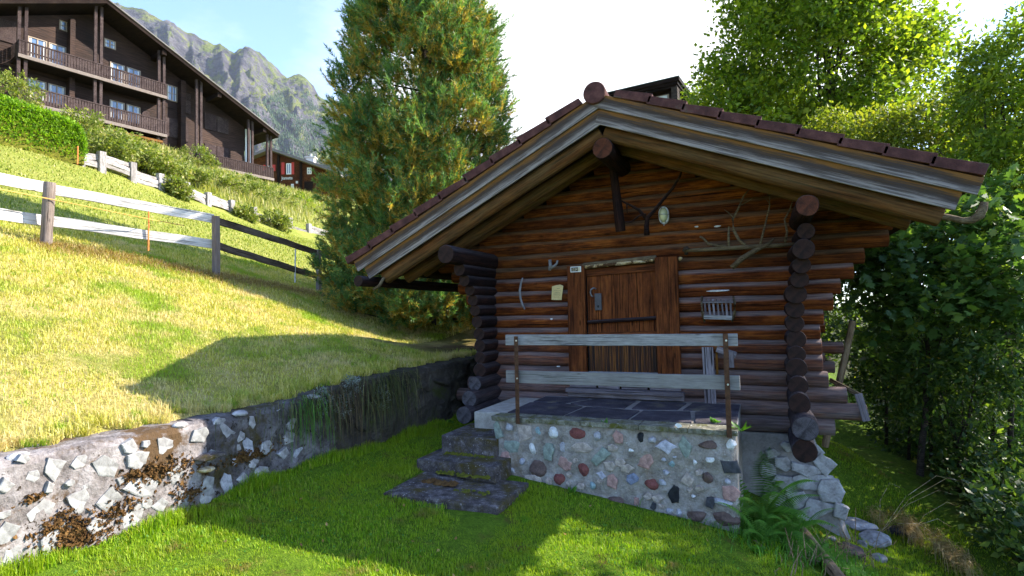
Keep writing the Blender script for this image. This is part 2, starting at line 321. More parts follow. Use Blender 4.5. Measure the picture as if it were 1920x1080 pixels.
class MB:
    def __init__(s): s.v = []; s.f = []; s.m = []
    def add(s, vs, fs, mi=0):
        b = len(s.v); s.v += [tuple(map(float, v)) for v in vs]; s.f += [tuple(i+b for i in f) for f in fs]; s.m += [mi]*len(fs)
    def box(s, x0, x1, y0, y1, z0, z1, mi=0):
        s.add([(x, y, z) for x in (x0, x1) for y in (y0, y1) for z in (z0, z1)],
              [(0, 1, 3, 2), (4, 6, 7, 5), (0, 4, 5, 1), (2, 3, 7, 6), (0, 2, 6, 4), (1, 5, 7, 3)], mi)
    def obox(s, c, ax, ay, az, mi=0):
        c, ax, ay, az = map(lambda q: np.array(q, float), (c, ax, ay, az))
        s.add([c+i*ax+j*ay+k*az for i in (-1, 1) for j in (-1, 1) for k in (-1, 1)],
              [(0, 1, 3, 2), (4, 6, 7, 5), (0, 4, 5, 1), (2, 3, 7, 6), (0, 2, 6, 4), (1, 5, 7, 3)], mi)
    def bar(s, p, q, w, h, upv=(0, 0, 1), mi=0):
        p = np.array(p, float); q = np.array(q, float); d = q-p; L = np.linalg.norm(d); d /= L
        a = np.cross(d, upv); a /= np.linalg.norm(a); b = np.cross(a, d)
        s.obox((p+q)/2, d*L/2, a*w/2, b*h/2, mi)
    def tube(s, pts, rs, n=8, mi=0, cap=True, capmi=None):
        pts = [np.array(p, float) for p in pts]
        if not hasattr(rs, '__len__'): rs = [rs]*len(pts)
        b = len(s.v); d = pts[1]-pts[0]; ref = np.array([0, 0, 1.]) if abs(d[2]) < .9*np.linalg.norm(d) else np.array([1., 0, 0])
        for i, p in enumerate(pts):
            d = pts[min(i+1, len(pts)-1)]-pts[max(i-1, 0)]; d = d/max(1e-9, np.linalg.norm(d))
            a = np.cross(d, ref); a /= np.linalg.norm(a); c = np.cross(a, d)
            for k in range(n):
                an = 2*pi*k/n; s.v.append(tuple(p+(a*cos(an)+c*sin(an))*rs[i]))
        for i in range(len(pts)-1):
            for k in range(n):
                k2 = (k+1) % n; s.f.append((b+i*n+k, b+i*n+k2, b+(i+1)*n+k2, b+(i+1)*n+k)); s.m.append(mi)
        if cap:
            e = b+(len(pts)-1)*n
            s.f.append(tuple(range(b+n-1, b-1, -1))); s.m.append(mi if capmi is None else capmi)
            s.f.append(tuple(range(e, e+n))); s.m.append(mi if capmi is None else capmi)
    def build(s, name, mats, parent=None, M=None, smooth=False, bevel=0, flatcaps=False):
        me = bpy.data.meshes.new(name); me.from_pydata(s.v, [], s.f)
        for mm in (mats if isinstance(mats, (list, tuple)) else [mats]): me.materials.append(MATS[mm])
        me.polygons.foreach_set('material_index', s.m)
        if smooth: me.polygons.foreach_set('use_smooth', [len(f) <= 4 for f in s.f])
        me.update(); o = bpy.data.objects.new(name, me); link(o, parent, M)
        if bevel:
            bv = o.modifiers.new('bevel', 'BEVEL'); bv.width = bevel; bv.segments = 2; bv.limit_method = 'ANGLE'
        return o
def frame(p, q, upv=(0, 0, 1)):
    p = Vector([float(x) for x in p]); q = Vector([float(x) for x in q]); x = (q-p).normalized(); y = Vector(upv).cross(x)
    if y.length < 1e-3: y = Vector((0, 1, 0)).cross(x)
    y.normalize(); z = x.cross(y)
    return Matrix(((x[0], y[0], z[0], p[0]), (x[1], y[1], z[1], p[1]), (x[2], y[2], z[2], p[2]), (0, 0, 0, 1))), (q-p).length
def log(name, p, q, r0, r1=None, mats=('log_wood', 'end_dark'), parent=None, n=16, wob=.05, facet=0):
    "a log with its own long axis as local X, slightly crooked"
    r1 = r1 or r0; M, L = frame(p, q); k = max(4, int(L/.22)); b = MB(); pts = []; rs = []
    ph = random.random()*9
    for i in range(k+1):
        f = i/k; w = (mnoise.noise((f*L*1.1+ph, ph, 0)))*wob; w2 = mnoise.noise((f*L*1.1, ph, 5))*wob
        pts.append((f*L, w*.25, w2*.2)); rs.append((r0+(r1-r0)*f)*(1+.06*mnoise.noise((f*L*2.5, ph, 9))))
    e = .006
    pts = [pts[0]]+[(pts[0][0]+e, pts[0][1], pts[0][2])]+pts[1:-1]+[(pts[-1][0]-e, pts[-1][1], pts[-1][2])]+[pts[-1]]
    rs = [rs[0]*.95, rs[0]]+rs[1:-1]+[rs[-1], rs[-1]*.95]
    b.tube(pts, rs, n, 0, True, 1)
    # out of round
    sd = random.random()*50
    b.v = [(x, y*(1+.10*mnoise.noise((y*9, z*9, sd))), z*(1+.10*mnoise.noise((z*9, y*9, sd+3)))) for x, y, z in b.v]
    o = b.build(name, list(mats), parent, M, smooth=True); return o
def board(name, p, q, w, h, mat, parent=None, upv=(0, 0, 1), bevel=.004, wob=0., slopeend=0.):
    "a board with its long axis as local X; w across, h along the up vector"
    M, L = frame(p, q, upv); b = MB(); k = max(1, int(L/.3)) if wob else 1; ph = random.random()*20
    vs = []
    for i in range(k+1):
        x = L*i/k; dz = wob*mnoise.noise((x*1.3+ph, 0, 0)); dy = wob*mnoise.noise((x*1.3, ph, 0))
        for (a, c) in ((-1, -1), (1, -1), (1, 1), (-1, 1)): vs.append((x+(slopeend*c*h/2), a*w/2+dy, c*h/2+dz))
    fs = [(3, 2, 1, 0), (4*k, 4*k+1, 4*k+2, 4*k+3)]
    for i in range(k):
        for j in range(4): fs.append((4*i+j, 4*i+(j+1) % 4, 4*i+4+(j+1) % 4, 4*i+4+j))
    b.add(vs, fs); return b.build(name, mat, parent, M, bevel=bevel)
def rockmesh(name, c, rad, mat, parent=None, seed=0, flat=1., rot=0., sub=2, sharp=.35, M=None, tilt=0.):
    import bmesh
    bm = bmesh.new(); bmesh.ops.create_icosphere(bm, subdivisions=sub, radius=1.)
    rr = random.Random(seed); pl = [(Vector((rr.gauss(0, 1), rr.gauss(0, 1), rr.gauss(0, 1))).normalized(), rr.uniform(.55, .9)) for _ in range(9)]
    for v in bm.verts:
        co = v.co.copy()
        for nrm, d in pl:
            e = co.dot(nrm)-d
            if e > 0: co -= nrm*e*(1-sharp*.3)
        co += co.normalized()*mnoise.noise(co*2.2+Vector((seed, 0, 0)))*.12
        v.co = Vector((co.x*rad[0], co.y*rad[1], co.z*rad[2]))
    me = bpy.data.meshes.new(name); bm.to_mesh(me); bm.free(); me.materials.append(MATS[mat])
    o = bpy.data.objects.new(name, me)
    Mx = M or (Matrix.Translation(Vector([float(x) for x in c])) @ Matrix.Rotation(rot, 4, 'Z') @ Matrix.Rotation(tilt, 4, 'Y'))
    return link(o, parent, Mx)
def plate(name, w, h, th, mat, parent, M, seed):
    "an angular flat stone, local X pointing out of the wall"
    rr = random.Random(seed); k = rr.choice((4, 5, 5, 6)); a0 = rr.uniform(0, 6.3); P2 = []
    for i in range(k):
        a = a0+2*pi*(i+rr.uniform(-.28, .28))/k; q = rr.uniform(.85, 1.15); P2.append((cos(a)*w*q, sin(a)*h*q))
    P3 = []
    for i in range(k):
        a, c = P2[i], P2[(i+1) % k]
        for f in (0, .35, .7): P3.append((a[0]+(c[0]-a[0])*f+rr.uniform(-.05, .05)*w, a[1]+(c[1]-a[1])*f+rr.uniform(-.05, .05)*h))
    n = len(P3); tl = rr.uniform(-.25, .25); tz = rr.uniform(-.25, .25); X = lambda y, z: th*(1+tl*y/w+tz*z/h)
    b = MB(); b.add([(-.03, y, z) for y, z in P3]+[(X(y, z)*.75, y, z) for y, z in P3]+[(X(y, z)*rr.uniform(.92, 1.08), y*.86, z*.86) for y, z in P3]+[(th*1.12, rr.uniform(-.2, .2)*w, rr.uniform(-.2, .2)*h)],
        [(j*n+i, j*n+(i+1) % n, (j+1)*n+(i+1) % n, (j+1)*n+i) for j in range(2) for i in range(n)]+[(2*n+i, 2*n+(i+1) % n, 3*n) for i in range(n)])
    return b.build(name, mat, parent, M)
def text_mesh(name, s, size, mat, parent, M, ext=.002, align='LEFT'):
    cu = bpy.data.curves.new(name+'_c', 'FONT'); cu.body = s; cu.size = size; cu.extrude = ext; cu.align_x = align
    ob = bpy.data.objects.new('tmp', cu); COL.objects.link(ob)
    me = bpy.data.meshes.new_from_object(ob.evaluated_get(bpy.context.evaluated_depsgraph_get()))
    bpy.data.objects.remove(ob); me.name = name; me.materials.clear(); me.materials.append(MATS[mat])
    o = bpy.data.objects.new(name, me); return link(o, parent, M)

def unit(a): return a/np.maximum(1e-9, np.linalg.norm(a, axis=-1, keepdims=True))
def leaves(name, P, size, mat, parent=None, D=None, aspect=.55, var=None, lobed=False, flat=.6, label=None):
    "one mesh of leaf faces at P; D = leaf direction"
    n = len(P); size = np.broadcast_to(size, (n,))[:, None]
    if D is None: D = rng.normal(size=(n, 3))
    D = unit(D+rng.normal(size=(n, 3))*.35)
    up_ = unit(rng.normal(size=(n, 3))*(1-flat)+np.array([0, 0, 1])*flat); B = unit(np.cross(up_, D)); Nn = unit(np.cross(D, B))
    if var is None: var = rng.random(n)
    if lobed:
        prof = [(0, 0), (.30, .12), (.18, .30), (.52, .42), (.28, .52), (.30, .72), (.12, .70), (0, 1.0)]
        prof = prof+[(-x, y) for x, y in prof[-2:0:-1]]
        k = len(prof); V = np.stack([P+B*size*x+D*size*(y-.1)-Nn*size*(abs(x)*.35) for x, y in prof], 1)
    else:
        prof = [(0, 0), (aspect/2, .45), (0, 1.), (-aspect/2, .45)]; k = 4
        V = np.stack([P, P+B*size*aspect/2+D*size*.45-Nn*size*.08, P+D*size, P-B*size*aspect/2+D*size*.45-Nn*size*.08], 1)
    F = np.arange(n*k).reshape(n, k)
    return bigmesh(name, V.reshape(-1, 3), F, mat, parent, np.repeat(var, k))
def blob_points(blobs, n_twig, per, spread, droop=0., shell=.55, up_out=.3, zmin=None):
    "leaf positions on twigs scattered through ellipsoid blobs (cx,cy,cz,rx,ry,rz)"
    B = np.array(blobs, float); w = (B[:, 3]*B[:, 4]*B[:, 5])**(2/3); w /= w.sum()
    ids = rng.choice(len(B), n_twig, p=w); u = unit(rng.normal(size=(n_twig, 3))); r = rng.uniform(shell, 1., (n_twig, 1))**.7
    C = B[ids, :3]+u*r*B[ids, 3:]; out = unit(u+np.array([0, 0, up_out]))
    tv = rng.random(n_twig); L = spread*rng.uniform(.5, 1.3, (n_twig, 1))
    s = rng.random((n_twig, per, 1)); tw = unit(out+rng.normal(size=(n_twig, 3))*.5)
    P = C[:, None, :]+tw[:, None, :]*(s-.4)*L[:, None, :]+rng.normal(size=(n_twig, per, 3))*spread*.16
    P[..., 2] -= droop*(s[..., 0]**2)*L
    D = tw[:, None, :]+rng.normal(size=(n_twig, per, 3))*.7; D[..., 2] -= droop
    V = np.clip(tv[:, None]*.6+rng.random((n_twig, per))*.4, 0, 1)
    P = P.reshape(-1, 3); D = D.reshape(-1, 3); V = V.ravel()
    if zmin is not None: k = P[:, 2] > zmin; P, D, V = P[k], D[k], V[k]
    return P, D, V, C
def limbs(name, base, C, r0, parent, n=26, mat='bark', trunk_top=None, split=.3):
    "trunk and limbs reaching towards some of the twig centres C"
    b = MB(); base = np.array(base, float); top = np.array(trunk_top if trunk_top is not None else C.mean(0), float)
    top = top.copy(); k = 7; tp = [base+(top-base)*(i/k)+np.array([mnoise.noise((i*.7, base[0], 0)), mnoise.noise((i*.7, 0, base[1])), 0])*.12*r0*6*(0 < i) for i in range(k+1)]
    b.tube([tp[0]-np.array([0, 0, .2])]+tp, [r0*1.35]+[r0*(1-.75*i/k) for i in range(k+1)], 9)
    o = b.build('trunk', mat, parent, smooth=True)
    b = MB(); idx = rng.choice(len(C), min(n, len(C)), replace=False)
    for j in idx:
        c = C[j]; f = rng.uniform(split, .95); i = int(f*k); s = tp[i]+(tp[min(i+1, k)]-tp[i])*(f*k-i)
        mid = (s+c)/2+rng.normal(size=3)*.12*np.linalg.norm(c-s); mid[2] += .08*np.linalg.norm(c-s)
        q1 = (s+mid)/2+rng.normal(size=3)*.03; ra = r0*(1-.75*f)*.45
        b.tube([s, q1, mid, (mid+c)/2+rng.normal(size=3)*.05, c], [ra, ra*.8, ra*.55, ra*.35, ra*.12], 5, cap=False)
    b.build('limbs', mat, parent, smooth=True)
    return o

# ------------------------------------------------------------------ terrain
def tps_fit(pts, lam=.02):
    P = np.array(pts, float); X = P[:, :2]; n = len(X)
    r = np.linalg.norm(X[:, None]-X[None], axis=2); K = r  # biharmonic-like linear kernel: calm extrapolation
    A = np.zeros((n+3, n+3)); A[:n, :n] = K-np.eye(n)*lam; A[:n, n] = 1; A[:n, n+1:] = X; A[n:, :n] = A[:n, n:].T
    return X, np.linalg.solve(A, np.r_[P[:, 2], 0, 0, 0])
def tps_eval(m, x, y):
    X, w = m; n = len(X); r = np.sqrt((x[..., None]-X[:, 0])**2+(y[..., None]-X[:, 1])**2+.04)
    return r@w[:n]+w[n]+w[n+1]*x+w[n+2]*y
WLINE = [(-30, -4.6), (0, -4.37), (1.9, -4.33), (3.2, -4.26), (4.3, -4.28), (5.3, -4.14), (6.6, -4.02), (9, -4.05), (40, -4.05)]
def Xw(y): return np.interp(y, [p[0] for p in WLINE], [p[1] for p in WLINE])
WTOP = [(-8, 1.08), (1.9, 1.05), (3.2, 1.05), (4.3, 1.04), (5.3, 1.16), (6.6, 1.2), (9, 1.22)]
def zwt(y): return np.interp(y, [p[0] for p in WTOP], [p[1] for p in WTOP])
upc = [(Xw(y)-.3, y, zwt(y)) for y in (-8, -4, 0, 1.9, 3.2, 4.3, 5.3, 6.6, 8)]
for a in [(85, 462, 9.4), (405, 518, 11.2), (598, 548, 15), (0, 445, 8.9), (278, 495, 10.3), (500, 530, 13), (190, 322, 21), (150, 306, 20.6), (0, 275, 17.5), (248, 343, 22.4),
          (300, 357, 23.7), (349, 373, 25), (390, 389, 26), (434, 403, 27.2), (476, 416, 28.4), (543, 435, 30.5), (579, 443, 32), (620, 452, 34),
          (200, 305, 22), (300, 335, 25), (400, 365, 28), (500, 395, 31), (570, 415, 33),
          (36, 200, 35), (170, 245, 37), (310, 282, 40), (372, 316, 43), (440, 335, 46), (513, 352, 50), (560, 380, 60), (620, 385, 62), (740, 646, 11.5), (820, 640, 12.5)]:
    p = atD(*a); upc.append(tuple(p))
upc += [(-4.75, 3.0, 1.13), (-5.3, 4.4, 1.32), (-7.5, 0, 2.2), (-12, 0, 3.9), (-12, -8, 4.1), (-20, 5, 6.2), (-40, 10, 13.5), (-60, 30, 19), (-60, 60, 20), (-30, 90, 17), (-4.6, 10, 1.25), (-4, 16, 1.4), (-4, 30, 2.5), (-4, 60, 3), (-14, 30, 6.), (-15, 50, 9)]
UP = tps_fit(upc)
LOWc = [(-4.3, 2, .36), (-4.2, 4.3, .40), (-3.95, 7, .42), (-2.63, 5.43, .22), (-.23, 5.43, -.11), (0, 0, .2), (-2, 3, .12), (-.23, 4.57, -.12), (.6, 4.3, -.25), (.25, 5.3, -.15), (.75, 5.5, -.42),
        (1.1, 5.6, -.65), (1.3, 6, -.78), (1.1, 7.5, -.8), (1.5, 8, -.85), (1.4, 12, -.8), (1.9, 6.6, -.82), (2.2, 9, -.68), (2.6, 7.5, -.55), (2.5, 12, -.5), (3.5, 8, -.8), (6, 8, -1.6), (5, 3, -1.2), (6, -4, -1.),
        (8, 15, -2), (0, 10, .1), (-3, 10, .8), (-2, 14, .9), (1, -4, .1), (-4, -4, .4), (-2.9, 4.6, .19), (-3.5, 4.6, .26), (-2.2, 4.5, .12), (.2, 7.5, -.3), (10, 30, -2), (30, 20, -4), (30, 60, -4), (0, 60, 1), (0, 30, .8), (30, -10, -3)]
LO = tps_fit(LOWc)
def smooth(t): t = np.clip(t, 0, 1); return t*t*(3-2*t)
def ground(x, y):
    x = np.asarray(x, float); y = np.asarray(y, float); d = x-Xw(y)
    w = .2+np.clip(y-8.3, 0, 4)*.7
    t_ = smooth((d+.27)/w)
    z = tps_eval(UP, x, y)*(1-t_)+tps_eval(LO, x, y)*t_
    r = np.hypot(x, y); far = 7-11*np.tanh((x+15)/30.); k = smooth((r-75)/60)
    return z*(1-k)+far*k
def gz(x, y): return float(ground(np.array([float(x)]), np.array([float(y)]))[0])
def axis(a, b, st, lim, g=1.17):
    c = list(np.arange(a, b, st)); s = st; x = c[-1]
    while x < lim: s *= g; x += s; c.append(x)
    s = st; x = c[0]; pre = []
    while x > -lim: s *= g; x -= s; pre.append(x)
    return np.array(pre[::-1]+c)
gx = axis(-13, 3.5, .1, 6000); gy = axis(.8, 12.5, .1, 6000)
GX, GY = np.meshgrid(gx, gy, indexing='ij'); GZ = ground(GX, GY)
nz_ = np.array([[mnoise.noise((a*1.6, b*1.6, 0))*.035+mnoise.noise((a*5, b*5, 3))*.012 for b in gy] for a in gx]) * (np.hypot(GX, GY) < 60)
GZ = GZ+nz_; a, b = GX.shape; ii = np.arange(a*b).reshape(a, b)
F = np.stack([ii[:-1, :-1], ii[1:, :-1], ii[1:, 1:], ii[:-1, 1:]], -1).reshape(-1, 4)
g = bigmesh('ground', np.stack([GX, GY, GZ], -1).reshape(-1, 3), F, 'ground', smooth=True); g['kind'] = 'structure'

# ------------------------------------------------------------------ mountain
SKYL = [(-300, -330), (0, -140), (150, -38), (205, 3), (235, 12), (262, 15), (300, 35), (330, 50), (350, 62), (363, 63), (380, 75), (400, 83), (412, 80), (430, 95), (440, 100), (447, 93), (455, 90), (470, 92), (490, 102),
        (510, 118), (530, 138), (543, 148), (550, 142), (562, 138), (575, 145), (590, 160), (600, 180), (615, 190), (660, 235), (720, 300), (800, 370), (900, 430), (1100, 500)]
cols = np.arange(-300, 1100, 2.4); rows = np.linspace(0, 1, 190)
sky_y = np.interp(cols, [p[0] for p in SKYL], [p[1] for p in SKYL])
V = []
for ci, px in enumerate(cols):
    d = ray(px, 560); d = d[:2]/hypot(d[0], d[1])
    ru = ray(px, sky_y[ci]); tanr = ru[2]/hypot(ru[0], ru[1])
    Dr = 3600+300*mnoise.noise((px*.004, 0, 0)); zr = tanr*Dr
    for ri, f in enumerate(rows):
        D = 1250+(Dr-1250)*f; base = -40
        z = base+(zr-base)*(f**1.12)
        q2 = Vector((px*.010+f*.9, f*1.7-px*.002, 0)); q2 = q2+Vector((mnoise.noise(q2*2), mnoise.noise(q2*2+Vector((5, 5, 5))), 0))*.25
        rid = 1-abs(mnoise.noise(q2+Vector((0, 0, 2))*1.))*2; rid2 = 1-abs(mnoise.noise(q2*2.7+Vector((3, 0, 7))))*2
        fr = mnoise.fractal(Vector((d[0]*D*.007, d[1]*D*.007, 1)), .65, 2.1, 7)
        amp = min(1, (1-f)*7)*min(1, f*3); dz = (rid*120+rid2*60)*amp*(.3+f)+fr*75*(.2+.8*amp)*min(1, f*3)
        V.append((d[0]*D, d[1]*D, z+dz*.8+EYE-60*amp))
nr = len(rows); nc = len(cols); ii = np.arange(nc*nr).reshape(nc, nr)
MV = np.array(V)
# a back side so that it is a solid ridge
back = MV.reshape(nc, nr, 3)[:, -1].copy(); back[:, :2] *= 1.25; back[:, 2] = -40
MV2 = np.concatenate([MV, back]); F = np.stack([ii[:-1, :-1], ii[1:, :-1], ii[1:, 1:], ii[:-1, 1:]], -1).reshape(-1, 4)
bi = nc*nr+np.arange(nc); F = np.concatenate([F, np.stack([ii[:-1, -1], ii[1:, -1], bi[1:], bi[:-1]], -1)])
mo = bigmesh('mountain', MV2, F, 'mountain', smooth=False); mo['kind'] = 'structure'
# forest of the lower mountain, one mass of small firs
G3 = MV.reshape(nc, nr, 3); n = 42000
ci = rng.integers(int(650/2.4), int(1030/2.4), n); ri = rng.uniform(.1, .86, n)*(nr-1); fm = np.array([mnoise.noise((cols[c]*.02, r/nr*8, 4)) for c, r in zip(ci, ri)])
lim = np.interp(cols[ci], [350, 430, 480, 560, 620, 1100], [.40, .55, .64, .70, .74, .75])
k = (ri/nr < lim+fm*.22) & (fm > -.33); ci, ri = ci[k], ri[k].astype(int); B = G3[ci, ri]+rng.normal(size=(len(ci), 3))*[6, 6, 0]
h = rng.uniform(9, 21, len(B)); w = h*.17; V = []; 
ang = np.arange(5)*2*pi/5
ringv = np.stack([np.cos(ang), np.sin(ang), np.zeros(5)], -1)
V = np.concatenate([B[:, None]+ringv[None]*w[:, None, None], (B+np.stack([h*0, h*0, h], -1))[:, None]], 1).reshape(-1, 3)
base = np.arange(len(B))[:, None, None]*6; F = (base+np.array([[i, (i+1) % 5, 5] for i in range(5)])[None]).reshape(-1, 3)
fo = bigmesh('distant_forest', V, F, 'fir_far', var=np.repeat(rng.random(len(B)), 6)); tag(fo, 'dark fir forest covering the lower mountain side', 'forest', kind='stuff')

# ================================================================== CABIN
FY = 7.03
cabin = root('log_cabin', (-1.5, 7.1, .3), 'small dark brown log cabin with a tiled gable roof and a plank door', 'cabin')
ROWS = [.56, .74, .91, 1.08, 1.27, 1.45, 1.61, 1.78, 1.95, 2.12, 2.29, 2.45, 2.62, 2.79, 2.95, 3.12, 3.28, 3.44, 3.60, 3.76]
SR = [.71, 1.02, .84, .67, .62, .62, .61, .65, .75, .83, .96, 1.07, 1.3]
RX = -1.5
ZR = lambda x: 3.90-.405*(x-RX) if x > RX else 3.90-.475*(RX-x)   # underside line of the roof over the wall
for i, z in enumerate(ROWS):
    r = .1*random.uniform(.94, 1.05)
    if i < 13: xr = SR[i]+.02; xl = -3.0-SR[i]
    else: xr = RX+(3.93-z)/.405+.05; xl = RX-(3.93-z)/.475-.04
    if i == 0: xl = -3.5
    cx = 7.13
    mt = ('log_wood' if i < 11 else 'gable_wood', 'end_brown' if i > 2 else 'end_grey')
    if 2 <= i <= 10:
        log('wall_log', (xl, cx, z), (-2.14, cx, z), r, mats=mt, parent=cabin); log('wall_log', (-1.02, cx, z), (xr, cx, z+.0), r, mats=mt, parent=cabin)
    else: log('wall_log', (xl, cx, z), (xr, cx, z), r*(1.02 if i < 13 else 1), r*(1. if i < 13 else .85), mats=mt, parent=cabin, wob=.06)
# corner logs running back
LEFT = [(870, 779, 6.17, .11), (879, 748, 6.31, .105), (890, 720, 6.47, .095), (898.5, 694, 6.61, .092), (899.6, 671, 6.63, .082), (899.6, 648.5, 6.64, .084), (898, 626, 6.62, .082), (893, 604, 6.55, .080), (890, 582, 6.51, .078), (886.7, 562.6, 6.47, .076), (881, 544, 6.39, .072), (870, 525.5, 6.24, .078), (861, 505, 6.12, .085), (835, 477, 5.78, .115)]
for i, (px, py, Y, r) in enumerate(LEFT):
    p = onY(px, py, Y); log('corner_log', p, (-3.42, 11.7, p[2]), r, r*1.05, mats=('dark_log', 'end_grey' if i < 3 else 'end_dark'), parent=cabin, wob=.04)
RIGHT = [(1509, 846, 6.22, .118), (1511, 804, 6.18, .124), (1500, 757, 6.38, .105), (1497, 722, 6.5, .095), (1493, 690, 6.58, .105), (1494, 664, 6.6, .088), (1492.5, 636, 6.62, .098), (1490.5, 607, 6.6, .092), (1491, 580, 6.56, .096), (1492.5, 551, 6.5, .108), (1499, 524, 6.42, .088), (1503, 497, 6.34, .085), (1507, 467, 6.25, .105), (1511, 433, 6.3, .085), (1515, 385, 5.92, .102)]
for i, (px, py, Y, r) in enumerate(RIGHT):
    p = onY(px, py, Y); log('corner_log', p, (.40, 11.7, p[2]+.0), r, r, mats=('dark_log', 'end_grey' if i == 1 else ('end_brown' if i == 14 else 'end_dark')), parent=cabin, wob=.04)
# back wall, gable and stubs that show past the right corner
b = MB(); b.box(-3.35, .33, 11.3, 11.45, .3, 2.7); b.add([(-3.35, 11.3, 2.7), (.33, 11.3, 2.7), (RX, 11.3, 3.9), (-3.35, 11.45, 2.7), (.33, 11.45, 2.7), (RX, 11.45, 3.9)], [(0, 1, 2), (5, 4, 3), (0, 2, 5, 3), (1, 4, 5, 2)])
b.build('back_wall', 'soffit', cabin)
for z, x1 in ((1.30, 1.08), (1.02, .96), (1.6, .86), (1.16, .84)):
    log('cross_log', (.2, 9.2, z), (x1+.02, 9.2, z), .085, mats=('log_wood', 'end_brown'), parent=cabin)
board('side_board', (-3.83, 7.45, 1.05), (-3.86, 7.45, 1.98), .03, .09, 'sill_wood', cabin, upv=(1, 0, 0))
# ridge purlin, king post
p = onY(1130, 277, 6.05); log('ridge_purlin', p, (p[0], 12.0, p[2]), .115, .115, mats=('dark_log', 'end_brown'), parent=cabin)
a_, b_ = onY(1150, 318, 6.75), onY(1164, 434, 6.85); log('hanging_post', a_, b_, .05, .062, mats=('dark_log', 'end_brown'), parent=cabin, wob=.02)
# roof: lines measured on the front plane
RY = 5.95
bl, ba, br = onY(690, 522, RY), onY(1124, 232, RY), onY(1792, 393, RY)
def slope_pts(e): d = unit((e-ba)[None])[0]; n = np.array([-d[2], 0, d[0]]); n = n if n[2] > 0 else -n; return d, n
dL, nL = slope_pts(bl); dR, nR = slope_pts(br)
LL, LR = np.linalg.norm(bl-ba), np.linalg.norm(br-ba)
def rp(side, s, h, y):   # s along the slope from the ridge, h above the fascia's lower line, y world
    d, n = (dL, nL) if side < 0 else (dR, nR)
    m = (dL[2]/dL[0] if side < 0 else dR[2]/dR[0])
    # mitre at the ridge: points with s=0 lie on the vertical through the apex
    q = ba+d*s+n*h; 
    if s == 0: q = np.array([ba[0], RY, ba[2]+h/n[2]])
    return np.array([q[0], y, q[2]])
def slab(side, s0, s1, h0, h1, y0, y1, mi=0, mb=None):
    vs = [rp(side, s, h, y) for s in (s0, s1) for y in (y0, y1) for h in (h0, h1)]
    mb.add(vs, [(0, 1, 3, 2), (4, 6, 7, 5), (0, 4, 5, 1), (2, 3, 7, 6), (0, 2, 6, 4), (1, 5, 7, 3)], mi)
roof = link(bpy.data.objects.new('roof', None), cabin, Matrix.Translation((ba[0], RY, ba[2])))
# fascia boards: two stepped, the upper proud of the lower; lower edges bleached by rain, upper edges orange
m, t = newmat('fascia')
c = t.n('ShaderNodeTexCoord').outputs['Object']; s_ = t.n('ShaderNodeSeparateXYZ', {'Vector': c})
g1 = t.noise(c, 3, 8, .65, sc=(.8, 18, 18)); g2 = t.noise(c, 6, 6, .7, sc=(.6, 20, 20)); g3 = t.noise(c, 1.6, 4)
hh = t.math('ADD', t.math('MULTIPLY', s_.outputs['Z'], 6.), t.math('MULTIPLY', t.math('SUBTRACT', g2, .5), .9)); hh = t.math('ADD', hh, t.math('MULTIPLY', t.math('SUBTRACT', g3, .5), .5))
hh = t.math('ADD', hh, .5)
colf = t.ramp(hh, [(.20, (.28, .24, .222)), (.36, (.14, .11, .10)), (.52, (.035, .024, .019)), (.68, (.08, .04, .013)), (.82, (.21, .09, .016))])
colf = t.mix(t.ramp(g1, [(.40, .8), (.54, 0)]), colf, (.05, .035, .03))
finish(t, colf, .75, g1, .5, .01)
for side, d, L in ((-1, dL, LL), (1, dR, LR)):
    n = nL if side < 0 else nR
    for nm, h, w, Le, yy in (('fascia_board', .08, .165, L, RY+.03), ('fascia_board', .235, .15, L+.10, RY)):
        yy += .0035*(side < 0); p = rp(side, 0, h, yy)-.03*d; q = ba+d*Le+n*h; q[1] = yy
        o = board(nm, p, q, .028, w, 'fascia', roof, upv=tuple(n) if False else (0, 0, 1), bevel=.003)
b = MB()
for side in (-1, 1):   # decking seen from below, with gaps of boards
    L = (LL if side < 0 else LR)-.05
    k = 9
    for i in range(k): slab(side, L*i/k if i else 0, L*(i+1)/k-.008, .05, .075+.004*(i % 2), RY+.05, 12.0, 0, b)
b.build('roof_deck', 'soffit', roof)
b = MB()
for side in (-1, 1): slab(side, 0, (LL if side < 0 else LR)+.06, .20, .30, RY+.04, 12.05, 0, b)
b.build('roof_lath', 'soffit', roof)
# tiles: verge tiles with turned down sides, then the field in overlapping courses
b = MB(); rr_ = random.Random(4)
for side in (-1, 1):
    b = MB(); L = (LL if side < 0 else LR)+(.16 if side < 0 else .06); nt = 9; st = (L-.06)/nt
    for i in range(nt):
        s0 = .06+i*st; s1 = s0+st+.03
        lift0 = .0+rr_.uniform(-.004, .004); lift1 = .035
        for j in range(24):
            y0 = RY-.035+j*.26; y1 = y0+.262
            jj = rr_.uniform(-.004, .004)
            vs = []
            for s, lf in ((s0, lift0), (s1, lift1)):
                for y in (y0, y1):
                    for h in ((.31 if j else .305), .39 if j == 0 else .37):
                        hh_ = h+lf+jj if h > .32 else (h+lf if j else .305+lf*.6)
                        vs.append(rp(side, s, hh_, y))
            b.add(vs, [(0, 1, 3, 2), (4, 6, 7, 5), (0, 4, 5, 1), (2, 3, 7, 6), (0, 2, 6, 4), (1, 5, 7, 3)])
    b.build('roof_tiles', 'roof_tile', roof, bevel=.004)
b = MB(); rc = onY(1117, 172, RY-.04)
for j in range(15):
    y0 = RY-.05+j*.42; b.tube([(rc[0]-.02, y0, rc[2]-.005), (rc[0]-.02, y0+.02, rc[2]-.005), (rc[0]-.02, y0+.42, rc[2]-.02)], [.118, .128, .112], 22)
b.build('ridge_tiles', 'roof_tile', roof, smooth=True)
